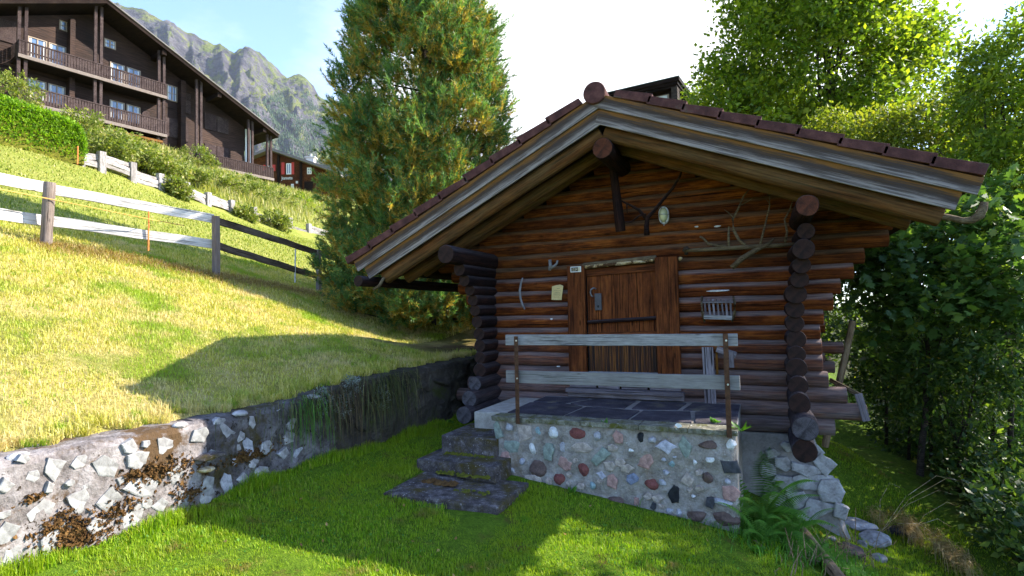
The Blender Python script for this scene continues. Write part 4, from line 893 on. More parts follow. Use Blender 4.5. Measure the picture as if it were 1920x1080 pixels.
wallpiece('rubble_face', 3.2, 4.75, 'rubble', .045, seed=4, off=-.02)
wallpiece('old_rubble_face', 4.73, 9.2, 'old_wall', .05, seed=4, off=-.02)
_ys = np.linspace(-3, 9.2, 200); _zb = ground(Xw(_ys)+.12, _ys)-.25
def faceX(y, z):
    zb = np.interp(y, _ys, _zb); return Xw(y)+np.where(y < 3.22, .03, -.02)+.06*(1-(z-zb)/(zwt(y)-zb))
def onwall(px, py):
    d = ray(px, py); t = np.arange(1.5, 9, .004); P = CAM+d*t[:, None]; k = np.argmax(P[:, 0] < faceX(P[:, 1], P[:, 2])); return P[k]
WS = [(104, 876, 34, 40), (200, 875, 38, 46, .5), (258, 862, 36, 28), (310, 838, 26, 38, .6), (329, 888, 26, 30), (266, 912, 56, 34), (150, 940, 46, 46, .3), (203, 935, 40, 42), (10, 910, 30, 26), (78, 962, 40, 44), (12, 1000, 40, 40), (92, 1020, 32, 42),
      (255, 970, 50, 36), (343, 935, 26, 30), (90, 915, 18, 20), (62, 893, 22, 18), (375, 815, 30, 30), (242, 838, 26, 24), (150, 866, 26, 20), (300, 945, 26, 22), (180, 985, 28, 26), (25, 1045, 44, 40), (120, 995, 40, 30), (273, 832, 14, 12), (44, 860, 20, 14), (225, 900, 16, 14), (130, 905, 14, 12), (160, 912, 10, 10), (288, 905, 24, 14), (5, 965, 20, 14), (320, 965, 24, 20), (275, 945, 20, 18),
      (421, 812, 32, 36, .3), (447, 795, 18, 20), (465, 838, 18, 34, .5), (471, 792, 10, 24), (505, 803, 16, 18, .5), (519, 780, 18, 24, -.4), (498, 838, 24, 24), (437, 843, 26, 24), (395, 855, 22, 22), (388, 905, 24, 26), (388, 930, 26, 26, .4), (424, 905, 22, 36, .4), (455, 898, 22, 24), (489, 885, 28, 20), (440, 864, 16, 12), (410, 790, 20, 12), (540, 822, 22, 20), (560, 850, 26, 16), (530, 850, 26, 20), (476, 868, 20, 14), (490, 815, 12, 14), (545, 795, 20, 18), (450, 818, 18, 18)]
for i, a in enumerate(WS):
    x, y, w, h = a[:4]; r = a[4] if len(a) > 4 else random.uniform(-.3, .3); p = onwall(x, y); D = (p-CAM)@fw; s = D/1040
    M = Matrix.Translation((p[0], p[1], p[2])) @ Matrix.Rotation(r, 4, 'X')
    plate('embedded_stone', w*s*.49/max(.3, abs(np.dot(unit(ray(x, y)[None])[0], (1, 0, 0)))), h*s*.62, .006+.006*(i % 3), ('stone_face', 'pale_stone', 'stone_face')[i % 3] if x < 400 else ('rock', 'stone_grey', 'rock')[i % 3], rw, M, i*5+2)
rr_ = random.Random(5)
for i in range(34):
    y = rr_.uniform(4.9, 8.6); z = rr_.uniform(.5, zwt(y)-.05); M = Matrix.Translation((float(Xw(y))-.02, y, z)) @ Matrix.Rotation(rr_.uniform(-.3, .3), 4, 'X')
    rockmesh('embedded_stone', None, (.07, rr_.uniform(.10, .24), rr_.uniform(.05, .12)), 'old_wall', rw, seed=i+200, M=M, sharp=.2)
for i in (0, 3, 5, 8):   # stones lying along the top edge
    y = [2.0, 2.35, 2.8, 3.05, 3.3, 3.6, 3.9, 4.2, 4.5][i]; rockmesh('cap_stone', (float(Xw(y))-.03, y, zwt(y)+.01), (.05+.02*(i % 3), .07, .03), 'rock', rw, seed=i+60)
p = onwall(384, 856); rockmesh('ledge_stone', p+np.array([.04, .02, 0]), (.13, .14, .03), 'step_concrete', rw, seed=77, rot=.2); p = onwall(380, 880); rockmesh('ledge_stone', p+np.array([.02, 0, 0]), (.08, .08, .028), 'bare_wood', rw, seed=78)
# moss cushions on the wall face
def cushions(name, pts, r, mat, parent):
    b = MB(); rr = random.Random(len(pts))
    for c in pts:
        s = r*rr.uniform(.5, 1.4); c = Vector([float(v) for v in c]); ax = [c+Vector((rr.uniform(-1, 1), rr.uniform(-1, 1), rr.uniform(-1, 1))).normalized()*s for k in range(7)]
        b.add([tuple(v) for v in ax], [(0, 1, 2), (2, 3, 4), (4, 5, 6), (0, 3, 6), (1, 4, 2), (5, 0, 4)])
    return b.build(name, mat, parent)
pts = []
for (x0, y0, wx, wy, n) in [(300, 885, 70, 22, 520), (150, 1000, 80, 34, 620), (110, 985, 40, 26, 260), (450, 858, 70, 12, 420), (350, 925, 30, 18, 160), (60, 935, 30, 10, 60), (230, 955, 50, 20, 160), (250, 890, 30, 16, 80)]:
    for k in range(n):
        x = random.gauss(x0, wx*.5); y = random.gauss(y0, wy*.5)-(x-x0)*.30
        q = onwall(x, y); pts.append(q+np.array([random.uniform(-.01, .02), 0, 0]))
cushions('moss', pts, .016, 'moss_brown', rw)

# ------------------------------------------------------------------ pasture fence
fn = root('pasture_fence', (-10, 8, 2.8), 'pale two-rail wooden pasture fence crossing the grassy slope', 'fence')
f1 = [atD(85, 462, 9.4), atD(93, 342, 9.4)]; f2 = [atD(405, 520, 11.2), atD(405, 405, 11.2)]; f3 = [atD(598, 550, 15), atD(597, 468, 15)]
log('fence_post', f1[0]-np.array([0, 0, .2]), f1[1], .085, .085, mats=('post_wood', 'end_grey'), parent=fn, wob=.02)
for f, r in ((f2, .055), (f3, .055)): board('fence_post', f[0]-np.array([0, 0, .2]), f[1], r*2, r*2, 'post_wood', fn, upv=(1, 0, 0), bevel=.008, wob=.01)
def rail(pa, pb, h=.14, mt='fence_wood'): board('fence_rail', pa, pb, .04, h, mt, fn, bevel=.006, wob=.02)
r0 = (atD(-90, 317, 8.4), atD(-90, 390, 8.4)); r1 = (atD(84, 352, 9.55), atD(84, 413, 9.55)); r2 = (atD(400, 411, 11.28), atD(400, 458, 11.28)); r3 = (atD(598, 475, 15.1), atD(598, 519, 15.1)); r4 = (atD(690, 502, 17.5), atD(690, 540, 17.5))
for i, (hh) in enumerate((.19, .19)):
    e = np.array([0, 0, -.0]); rail(r0[i], r1[i], hh); rail(r1[i]+(r2[i]-r1[i])*.006, r2[i], hh*.95); rail(r2[i]+(r3[i]-r2[i])*.004, r3[i], .15, 'dark_rail'); rail(r3[i]+(r4[i]-r3[i])*.004, r4[i], .15, 'dark_rail')  # rails past the second post get their shade from a darker wood colour
b = MB(); w0 = [atD(-60, 343, 8.3), atD(88, 372, 9.3), atD(280, 411, 10.4), atD(345, 423, 11.5)]; b.tube(w0, .008, 5); b.build('cord', 'yellow_cord', fn)
for nm, x, y0, y1, D, mt, la, r in (('marker_pole', 278, 396, 470, 10.5, 'orange_plastic', 'thin orange pole standing beside the fence rails', .014), ('marker_stick', 145, 274, 308, 19.5, 'orange_plastic', 'short orange stick in front of the clipped hedge end', .022), ('fence_stake', 553, 467, 530, 14, 'white_plastic', 'thin white stake standing behind the dark part of the fence', .016)):
    b = MB(); b.tube([atD(x, y1, D), atD(x+1, y0, D)], r, 8); tag(b.build(nm, mt), la, 'pole')

# timber crib wall below the bank
cr = root('timber_retaining_wall', ongnd(300, 353), 'low retaining wall of sun-bleached sleepers and short posts under the hotel bank', 'wall')
CP = [(150, 283, 306, 20.3), (190, 287, 318, 21), (248, 307, 340, 22.3), (300, 328, 354, 23.6), (349, 344, 366, 24.8), (390, 363, 386, 26), (434, 377, 401, 27.3), (476, 390, 415, 28.5), (543, 410, 434, 30.8), (579, 421, 443, 32), (620, 432, 452, 33.5)]
cp = []
for x, y0, y1, D in CP:
    a, c = atD(x, y1, D), atD(x, y0, D); cp.append((a, c)); board('post', a-np.array([0, 0, .4]), c+np.array([0, 0, .05]), .24, .24, 'crib_wood', cr, upv=(1, 0, 0), bevel=.02)
for i in range(len(cp)-1):
    for k in range(4):
        f = .08+.25*k+random.uniform(-.02, .02); pa = cp[i][0]+(cp[i][1]-cp[i][0])*f; pb = cp[i+1][0]+(cp[i+1][1]-cp[i+1][0])*f; off = np.array([-.05, .05, 0])*(.5+.5*k)
        if (i in (6, 8) and k > 1) or (i, k) in ((2, 3), (4, 3), (5, 0), (7, 3), (1, 0)): continue
        board('sleeper', pa+off, pb+off+np.array([0, 0, random.uniform(-.04, .04)]), .16, .165, 'crib_wood', cr, bevel=.02, wob=.06)

# ------------------------------------------------------------------ big dark chalet on the left
HA = atD(36, 110, 34.3); ha = radians(10); Hd = np.array([sin(ha), cos(ha), 0]); Hn = np.array([cos(ha), -sin(ha), 0])
HP = lambda s, w, z: np.array([HA[0], HA[1], 0])+Hd*s+Hn*w+np.array([0, 0, z])
ho = root('apartment_chalet', HP(4, -5, 14), 'huge dark brown timber apartment house with long balconies at the upper left', 'building')
def hbox(b, s0, s1, w0, w1, z0, z1, mi=0): b.add([tuple(HP(s, w, z)) for s in (s0, s1) for w in (w0, w1) for z in (z0, z1)], [(0, 1, 3, 2), (4, 6, 7, 5), (0, 4, 5, 1), (2, 3, 7, 6), (0, 2, 6, 4), (1, 5, 7, 3)], mi)
sl_ = .465; AZ, AS = 24.03, 4.44
# clad wall with the horizontal board joints built in as shallow laps
m, t = newmat('cladding')
P = t.n('ShaderNodeNewGeometry').outputs['Position']; z_ = t.n('ShaderNodeSeparateXYZ', {'Vector': P}).outputs['Z']
fr = t.math('FRACT', t.math('MULTIPLY', z_, 6.5)); ln = t.ramp(fr, [(0, 0), (.12, 1), (.9, 1), (1, .3)])
g1 = t.noise(P, 3, 5, .6, sc=(.4, .4, 6)); g2 = t.noise(P, .5, 3)
c_ = t.ramp(t.math('ADD', t.math('MULTIPLY', g1, .6), t.math('MULTIPLY', g2, .4)), [(.38, (.013, .006, .004)), (.5, (.034, .016, .011)), (.64, (.066, .034, .023))])
c_ = t.mix(t.math('MULTIPLY', t.math('SUBTRACT', 1., ln), .7), c_, (.008, .005, .004))
finish(t, c_, .8, ln, .6, .03)
b = MB(); hbox(b, -8.0, 15.4, -13, -1.5, 13.0, 18.1)
gl = [(-8.0, 18.1), (15.4, 18.1), (15.4, AZ-.45-sl_*(15.4-AS)), (AS, AZ-.45), (-8.0, AZ-.45-sl_*(AS+8.0))]
vs = [tuple(HP(s, -1.5, z)) for s, z in gl]+[tuple(HP(s, -13, z)) for s, z in gl]; b.add(vs, [(0, 1, 2, 3, 4), (9, 8, 7, 6, 5), (1, 6, 7, 2), (2, 7, 8, 3), (3, 8, 9, 4), (4, 9, 5, 0)])
b.build('wall', 'cladding', ho)
for s0 in (2.85, 9.95): b = MB(); hbox(b, s0, s0+.30 if s0 < 5 else s0+.35, -1.5, -.9, 14 if s0 > 5 else 15.5, AZ-.6-sl_*abs(s0-AS)-.25); b.build('wall_fin', 'cladding', ho)
b = MB()
for sgn, S1 in ((1, 17.4), (-1, -9.5)):
    q = [(AS, AZ-.30), (S1, AZ-.30-sl_*abs(S1-AS)), (S1, AZ-.05-sl_*abs(S1-AS)), (AS, AZ-.05)]
    vs = [tuple(HP(s, .45, z)) for s, z in q]+[tuple(HP(s, -13.8, z)) for s, z in q]; b.add(vs, [(0, 1, 2, 3), (7, 6, 5, 4), (0, 4, 5, 1), (1, 5, 6, 2), (2, 6, 7, 3), (3, 7, 4, 0)])
rf = b.build('roof', 'hotel_wood', ho)
b = MB()
for sgn, S1 in ((1, 17.5), (-1, -9.6)):
    q = [(AS, AZ-.02), (S1, AZ-.02-sl_*abs(S1-AS)), (S1, AZ+.06-sl_*abs(S1-AS)), (AS, AZ+.06)]
    vs = [tuple(HP(s, .52, z)) for s, z in q]+[tuple(HP(s, -13.9, z)) for s, z in q]; b.add(vs, [(0, 1, 2, 3), (7, 6, 5, 4), (0, 4, 5, 1), (1, 5, 6, 2), (2, 6, 7, 3), (3, 7, 4, 0)])
b.build('roof_covering', 'hotel_roof', rf)
b = MB()
for s in (8.2, 12.3, 16.2): z = AZ-.32-sl_*(s-AS); hbox(b, s-.15, s+.15, -3, .3, z-.35, z)
b.build('purlin_heads', 'hotel_wood', ho)
def balcony(s0, s1, zf, zt, slo=.0, wb=-1.5):
    b = MB(); hbox(b, s0, s1, wb, .02, zf-.22, zf); fl = b.build('balcony', 'hotel_wood', ho)
    b = MB(); hbox(b, s0-.02, s1+.02, .03, .07, zf-.20, zf+.02); b.build('edge_board', 'post_wood', fl)
    b = MB(); n = int((s1-s0)/.155)
    for i in range(n):
        s = s0+(s1-s0)*(i+.5)/n; hbox(b, s-.058, s+.058, .0, .035, zf+.06, zt-.07)
    for i in range(8): w = wb+1.5*(i+.5)/8; hbox(b, s1-.035, s1, w-.07, w+.07, zf+.06, zt-.07); hbox(b, s0, s0+.035, w-.07, w+.07, zf+.06, zt-.07)
    hbox(b, s0, s1, -.06, .06, zt-.07, zt); hbox(b, s0, s1, -.05, -.005, zf+.25, zf+.33); hbox(b, s1-.06, s1+.03, wb, 0, zt-.07, zt)
    b.build('railing', 'balcony_wood', fl)
balcony(-.05, 8.5, 18.62, 19.55); balcony(-.05, 8.5, 15.72, 16.75); balcony(10.8, 17.2, 14.1, 15.02)
b = MB(); hbox(b, 8.5, 17.2, -1.5, .0, 13.0, 13.86); 
for s in (0.2, 8.2): 
    for w in (-.4,): pass
for s, z0 in ((.18, 15.5), (4.2, 15.5), (8.2, 15.3), (10.92, 14.1), (15.19, 13.9), (16.9, 13.9)):
    ztop = AZ-.3-sl_*abs(s-AS)
    for ds in (-.17, .17):
        b = MB(); hbox(b, s+ds-.085, s+ds+.085, -.30, -.12, z0, ztop+.02); b.build('post', 'balcony_wood', ho)
b = MB(); hbox(b, 8.4, 11.0, -1.52, -1.3, 13.3, 14.35); b.build('plaster_base', 'hotel_plaster', ho)
b = MB(); hbox(b, 2.0, 8.3, -1.2, -.1, 15.10, 15.25); b.build('support_beam', 'orange_board', ho)
def hwindow(s0, s1, z0, z1, panes=2, mid=False, w=-1.5, shutter=None):
    b = MB(); e = .06
    hbox(b, s0-e, s1+e, w, w+.06, z0-e, z0); hbox(b, s0-e, s1+e, w, w+.06, z1, z1+e); hbox(b, s0-e, s0, w, w+.06, z0, z1); hbox(b, s1, s1+e, w, w+.06, z0, z1)
    for i in range(1, panes): x = s0+(s1-s0)*i/panes; hbox(b, x-.035, x+.035, w+.005, w+.05, z0, z1)
    if mid: hbox(b, s0, s1, w+.005, w+.045, (z0+z1)/2-.02, (z0+z1)/2+.02)
    f = b.build('window', 'window_frame', ho); b = MB(); hbox(b, s0, s1, w-.002, w+.012, z0, z1); b.build('pane', 'glass', f)
    b = MB(); d = (s1-s0)*.16; hbox(b, s0+.03, s0+d, w+.010, w+.018, z0, z1); hbox(b, s1-d, s1-.03, w+.010, w+.018, z0, z1); b.build('curtain', 'curtain', f)
hwindow(2.47, 3.13, 21.70, 22.25, 2, True); hwindow(5.06, 5.66, 21.55, 22.05, 2, True)
for s0, s1 in ((.85, 1.72), (1.92, 2.75), (5.43, 6.25), (6.48, 7.28)):
    hwindow(s0, s1, 19.2, 20.48); hwindow(s0, s1, 16.5, 17.72)
hwindow(9.22, 9.86, 19.0, 20.1, 2, True)
for s0, s1, z0, z1 in ((12.02, 12.98, 17.45, 18.75), (13.03, 13.98, 17.45, 18.75), (12.02, 12.98, 15.1, 16.25), (13.03, 13.98, 15.1, 16.25), (9.05, 9.95, 16.1, 17.55), (-.75, .25, 19.7, 21.1), (7.45, 7.95, 19.2, 20.2), (2.9, 3.1, 19.2, 20.4), (10.2, 10.9, 18.3, 19.9), (10.2, 10.75, 16.0, 17.4), (7.45, 7.95, 16.4, 17.6)):
    b = MB(); hbox(b, s0, s1, -1.5, -1.42, z0, z1); b.build('shutter', 'balcony_wood', ho)
    
b = MB(); hbox(b, 15.42, 15.95, -1.4, -1.35, 15.4, 18.3); b.build('end_door', 'curtain', ho)
b = MB(); b.add([tuple(HP(s, w, z)) for s, w, z in ((15.45, -2.2, 16.3), (17.0, -2.2, 17.7), (17.0, -2.2, 17.95), (15.45, -2.2, 16.6), (15.45, -2.4, 16.3), (17.0, -2.4, 17.7), (17.0, -2.4, 17.95), (15.45, -2.4, 16.6))], [(0, 1, 2, 3), (7, 6, 5, 4), (0, 4, 5, 1), (2, 6, 7, 3)]); b.build('roof_brace', 'hotel_wood', ho)

# ------------------------------------------------------------------ second chalet
CA = atD(507, 277, 62); Cd = np.array([5.6, 2.6, 0]); Cd /= np.linalg.norm(Cd); Cn = np.array([Cd[1], -Cd[0], 0])
CP_ = lambda s, w, z: np.array([CA[0], CA[1], 0])+Cd*s+Cn*w+np.array([0, 0, z])
def onC(px, py, w=-.6):
    r = ray(px, py); o = CP_(0, w, 0); t_ = ((o-CAM)@Cn)/(r@Cn); p = CAM+r*t_; return float((p-o)@Cd), float(p[2])
ch = root('brown_chalet', CP_(2, -4, 15), 'distant reddish brown chalet with red shutters between the dark house and the conifer', 'building')
def cbox(b, s0, s1, w0, w1, z0, z1): b.add([tuple(CP_(s, w, z)) for s in (s0, s1) for w in (w0, w1) for z in (z0, z1)], [(0, 1, 3, 2), (4, 6, 7, 5), (0, 4, 5, 1), (2, 3, 7, 6), (0, 2, 6, 4), (1, 5, 7, 3)])
az = CA[2]; re = onC(611, 313, 0); cs = (az-re[1])/re[0]
gl = [(-5, 13.5), (6.2, 13.5), (6.2, az-.35-cs*6.2), (0, az-.35), (-5, az-.35-cs*5)]
b = MB(); b.add([tuple(CP_(s, -.6, z)) for s, z in gl]+[tuple(CP_(s, -9, z)) for s, z in gl], [(0, 1, 2, 3, 4), (9, 8, 7, 6, 5), (1, 6, 7, 2), (2, 7, 8, 3), (3, 8, 9, 4), (4, 9, 5, 0)]); b.build('wall', 'chalet_wood', ch)
b = MB()
for S1 in (7.4, -6.2):
    q = [(0, az-.3), (S1, az-.3-cs*abs(S1)), (S1, az-cs*abs(S1)), (0, az)]; b.add([tuple(CP_(s, .3, z)) for s, z in q]+[tuple(CP_(s, -10, z)) for s, z in q], [(0, 1, 2, 3), (7, 6, 5, 4), (0, 4, 5, 1), (1, 5, 6, 2), (2, 6, 7, 3), (3, 7, 4, 0)])
rf = b.build('roof', 'hotel_roof', ch)
c0 = onC(580, 300, -3); b = MB(); cbox(b, c0[0]-.45, c0[0]+.45, -4, -3.2, c0[1]-1.2, c0[1]+.35); cbox(b, c0[0]-.6, c0[0]+.6, -4.1, -3.1, c0[1]+.35, c0[1]+.48); cbox(b, c0[0]-.1, c0[0]+.1, -3.7, -3.5, c0[1]+.48, c0[1]+.9); b.build('chimney', 'hotel_plaster', rf)
def cwin(x0, y0, x1, y1, red=(), panes=1, fr='white_paint'):
    a = onC(x0, y0); c = onC(x1, y1); s0, s1, z1, z0 = a[0], c[0], a[1], c[1]; b = MB(); cbox(b, s0, s1, -.6, -.54, z0, z1); f = b.build('window', fr, ch)
    b = MB(); m_ = .11; n = panes
    for i in range(2):
        for j in range(n): cbox(b, s0+m_+(s1-s0-m_)*i/2, s0+(s1-s0-m_)*(i+1)/2, -.56, -.53, z0+m_+(z1-z0-m_)*j/n, z0+(z1-z0-m_)*(j+1)/n)
    b.build('pane', 'glass', f)
    for e, (xa, xb) in enumerate(red):
        a2 = onC(xa, y0-1); c2 = onC(xb, y1); b = MB(); cbox(b, a2[0], c2[0], -.58, -.50, z0, z1+.1); b.build('shutter', 'red_paint', ch)
cwin(537, 306.5, 546.5, 327, ((528, 534), (547, 552))); cwin(576, 314.5, 584.5, 326.5, (), 2); cwin(502, 311, 511, 321, ((494, 499), (511.5, 517))); cwin(546, 345, 551, 359); cwin(516, 349, 523, 353, ((525, 532),))
for xx in (523, 565): s = onC(xx, 330)[0]; b = MB(); cbox(b, s-.12, s+.12, -.6, -.35, 13.5, az-.4-cs*abs(s)); b.build('corner_post', 'hotel_wood', ch)
a = onC(571, 341); c = onC(587, 372); b = MB(); cbox(b, a[0], c[0], -.6, -.5, c[1], a[1]); b.build('barn_door', 'hotel_wood', ch)
a = onC(555.5, 340); c = onC(559, 344); b = MB(); cbox(b, a[0], c[0], -.6, -.45, c[1], a[1]); b.build('number_sign', 'white_paint', ch)
a = onC(528.5, 337); Mx = Matrix(((Cd[0], 0, Cn[0], 0), (Cd[1], 0, Cn[1], 0), (0, 1, 0, 0), (0, 0, 0, 1))); o_ = CP_(a[0], -.52, a[1])
text_mesh('name_lettering', 'Jeannette', .52, 'white_paint', ch, Matrix.Translation(Vector([float(v) for v in o_])) @ Mx @ Matrix.Scale(.62, 4, (1, 0, 0)), .02)

# roof corner of a house beyond the ridge
GD = 24.; gc = atD(1272, 143, GD); gd = ray(-790, 575); gd[2] = 0; gd /= np.linalg.norm(gd); gn = np.array([-gd[1], gd[0], 0]); gn = gn if gn@fw > 0 else -gn
GP = lambda s, w, z: np.array([gc[0], gc[1], 0])+gd*s+gn*w+np.array([0, 0, z])
hb = root('house_beyond_ridge', GP(1.2, 2, .5), 'dark gabled dormer end of a house peeking over the right of the cabin ridge', 'building')
def gbox(b, s0, s1, w0, w1, z0, z1): b.add([tuple(GP(s, w, z)) for s in (s0, s1) for w in (w0, w1) for z in (z0, z1)], [(0, 1, 3, 2), (4, 6, 7, 5), (0, 4, 5, 1), (2, 3, 7, 6), (0, 2, 6, 4), (1, 5, 7, 3)])
zt = gc[2]; b = MB(); gbox(b, .25, 3.3, .5, 6, -1, zt-.37); b.build('wall', 'hotel_wood', hb)
b = MB(); gbox(b, -.02, 3.4, 0, 6.5, zt-.15, zt); gbox(b, .06, 3.36, .06, 6.4, zt-.28, zt-.15); gbox(b, .12, 3.3, .12, 6.4, zt-.38, zt-.28); b.build('roof', 'hotel_wood', hb)
b = MB(); gbox(b, -.03, 3.42, -.03, 6.53, zt, zt+.03); b.build('roof_sheet', 'green_metal', hb)
b = MB(); gbox(b, .10, .36, .12, .5, zt-3, zt-.38); b.build('corner_post', 'bark', hb)
b = MB(); gbox(b, .55, 1.9, .44, .5, zt-1.6, zt-.50); f = b.build('window', 'window_frame', hb); b = MB(); gbox(b, .62, 1.15, .41, .44, zt-1.5, zt-.55); gbox(b, 1.2, 1.85, .41, .44, zt-1.5, zt-.55); b.build('pane', 'curtain', f)

# ================================================================== VEGETATION
# conifer
def conifer(name, base, H, prof, n, label, cat, needles=64, bl=.30):
    base = np.array(base, float); r_ = root(name, base, label, cat)
    zs = np.array([p[0] for p in prof]); rs = np.array([p[1] for p in prof])
    q = 7; nc_ = n//q; hh = rng.random(nc_*4)*H; RR = np.interp(hh, zs, rs); keep = rng.random(nc_*4) < RR/rs.max(); h = hh[keep][:nc_]; R = RR[keep][:nc_]; nc_ = len(h)
    a = rng.random(nc_)*2*pi; nb = 210; hb_ = rng.random(nb)*H; ab = rng.random(nb)*2*pi; idx = rng.integers(0, nb, nc_); sel = rng.random(nc_) < .74
    h = np.where(sel, hb_[idx]+rng.normal(size=nc_)*.25, h); a = np.where(sel, ab[idx]+rng.normal(size=nc_)*.18, a); R = np.interp(h, zs, rs)
    lump = np.array([mnoise.noise((cos(t_)*1.5*r+base[0], sin(t_)*1.5*r, hh_*1.1)) for t_, r, hh_ in zip(a, R, h)])
    rad = R*(1+.32*lump)*(rng.uniform(.0, 1., nc_)**.30)
    Pc = base+np.stack([np.cos(a)*rad, np.sin(a)*rad, h+.02], -1); Ac = unit(np.stack([np.cos(a)*.6, np.sin(a)*.6, np.full(nc_, .9)], -1)+rng.normal(size=(nc_, 3))*.22)
    off = rng.normal(size=(nc_, q, 3))*.075; al = rng.uniform(-.16, .10, (nc_, q, 1)); P = (Pc[:, None]+off+Ac[:, None]*al).reshape(-1, 3); A = unit((Ac[:, None]*1.3+off*6+rng.normal(size=(nc_, q, 3))*.18).reshape(-1, 3))
    old = np.clip((.10-al)*3.2, 0, 1).reshape(-1)*np.repeat(rng.random(nc_) < .85, q); k = P[:, 2] > ground(P[:, 0], P[:, 1])+.1; P, A, old = P[k], A[k], old[k]; n = len(P); hv = np.repeat(rng.random(nc_), q)[k]
    L = bl*rng.uniform(.6, 1.3, n); m_ = needles
    f = rng.random((n, m_, 1)); S0 = P[:, None]+A[:, None]*f*L[:, None, None]
    pr = unit(rng.normal(size=(n, m_, 3))); ND = unit(A[:, None]*rng.uniform(.5, 1.1, (n, m_, 1))+pr*.75); nl = rng.uniform(.08, .13, (n, m_, 1))
    sd = unit(np.cross(ND, rng.normal(size=(n, m_, 3))))*.0095
    V = np.stack([S0-sd, S0+sd, S0+ND*nl], 2).reshape(-1, 3)
    br = rng.random((n, m_)) < old[:, None]*(1.2-f[..., 0])*2.1-.10
    var = np.where(br, rng.uniform(.62, 1, (n, m_)), np.clip(hv[:, None]*.42+rng.random((n, m_))*.12, 0, .55))
    bigmesh('foliage', V, np.arange(len(V)).reshape(-1, 3), 'pine_needles', r_, np.repeat(var.ravel(), 3))
    b = MB(); b.tube([base-np.array([0, 0, .3]), base+np.array([0, 0, H*.5]), base+np.array([0, 0, H*.97])], [.22, .14, .03], 9); b.build('trunk', 'bark', r_, smooth=True)
    b = MB()
    for i in range(nb):
        hh = hb_[i]; R1 = np.interp(hh, zs, rs)*.85; s = base+np.array([0, 0, max(.3, hh-.5*R1*.5)]); e = base+np.array([cos(ab[i])*R1, sin(ab[i])*R1, hh]); mid = (s+e)/2-np.array([0, 0, .12*R1]); b.tube([s, mid, e], [.035, .02, .006], 4, cap=False)
    b.build('limbs', 'bark', r_)
    return r_
tb = atD(803, 636, 14.0); tb[2] = gz(tb[0], tb[1])
conifer('stone_pine', tb, 12.6, [(0, 1.9), (.5, 2.1), (1.5, 2.25), (3.2, 2.3), (4.5, 2.2), (6.5, 1.9), (8.5, 1.45), (11, .85), (12.8, .1)], 27000, 'tall blue-green stone pine with orange inner needles behind the cabin eave', 'tree', 42)

def tree(name, base, blobs, mat, label, n_twig, per, spread, size, r0=.12, droop=.2, group=None, lobed=False, cat='tree', aspect=.55, nl=30, shell=.5, flat=.6, top=None, dens=None):
    base = np.array(base, float); base[2] = gz(base[0], base[1]); r_ = root(name, base, label, cat, group)
    P, D, V, C = blob_points(blobs, n_twig, per, spread, droop, shell)
    k = P[:, 2] > ground(P[:, 0], P[:, 1])+.03; P, D, V = P[k], D[k], V[k]
    leaves('foliage', P, size*rng.uniform(.45, 1.4, len(P)), mat, r_, D, aspect, V, lobed, flat)
    cc = np.array(blobs)[:, :3].mean(0) if top is None else np.array(top)
    limbs(name, base, C, r0, r_, nl, trunk_top=cc)
    return r_
def pb(px, py, D, rx, rz, ry=None): p = atD(px, py, D); return (p[0], p[1], p[2], rx, ry or rx, rz)
# large beech right of the ridge
bb = atD(1540, 560, 18)
tree('beech', bb, [pb(1530, 120, 18, 2.6, 2.4), pb(1440, 90, 18, 1.8, 1.6), pb(1650, 40, 18, 1.7, 1.9), pb(1690, 130, 18, 1.1, 1.3), pb(1500, -60, 18, 2.6, 2.2), pb(1620, -110, 18, 1.8, 1.8), pb(1370, 170, 18, 1.1, 1.1), pb(1600, 220, 17.5, 1.6, 1.2), pb(1400, 230, 17.5, 1.3, 1.0), pb(1735, 90, 18, .6, .8)],
     'beech_leaf', 'broad bright green beech rising over the right roof slope', 2300, 26, 1.0, .16, .2, .15, aspect=.62)
tree('dark_beech', atD(1370, 570, 22), [pb(1360, 190, 22, 1.4, 1.2), pb(1310, 215, 22, .9, .8), pb(1440, 200, 22, 1.6, 1.4), pb(1530, 240, 22, 1.6, 1.2)], 'walnut_leaf', 'low dark green tree just above the tiles right of the ridge', 900, 14, .7, .15, .12, .1)
tree('hazel', atD(1730, 600, 12.5), [pb(1720, 270, 12.5, 1.1, .9), pb(1790, 220, 12.8, .8, .8), pb(1640, 260, 13, .8, .6), pb(1830, 300, 12, .9, .8), pb(1700, 350, 12, 1.2, .7), pb(1560, 240, 14, .6, .4)], 'hazel_leaf', 'yellow-green hazel with a few orange leaves behind the right eave', 2100, 13, .5, .095, .07, .2, aspect=.6)
tree('walnut', atD(1900, 640, 10), [pb(1880, 200, 10, .8, .7), pb(1930, 120, 10, .9, .7), pb(1830, 170, 10.5, .45, .6), pb(1960, 300, 9.5, 1.0, .8), pb(1850, 330, 9.8, .7, .7), pb(1900, 60, 10.3, .5, .35), pb(1810, 100, 10.4, .22, .3)], 'walnut_leaf', 'green broadleaf tree reaching up at the right picture edge', 1150, 14, .55, .12, .09, .35, aspect=.42)
tree('maple', atD(1720, 800, 8.2), [pb(1690, 470, 8.2, .55, .5), pb(1800, 440, 8, .7, .6), pb(1640, 520, 8.3, .42, .45), pb(1760, 560, 7.8, .8, .5), pb(1880, 520, 7.4, .7, .7), pb(1650, 620, 8.3, .4, .4), pb(1740, 380, 8.8, .6, .4), pb(1870, 400, 8.4, .6, .6)], 'maple_leaf', 'dark maple bush with big lobed leaves hanging right of the cabin corner', 850, 7, .42, .14, .05, .35, lobed=True, flat=.75, shell=.3)
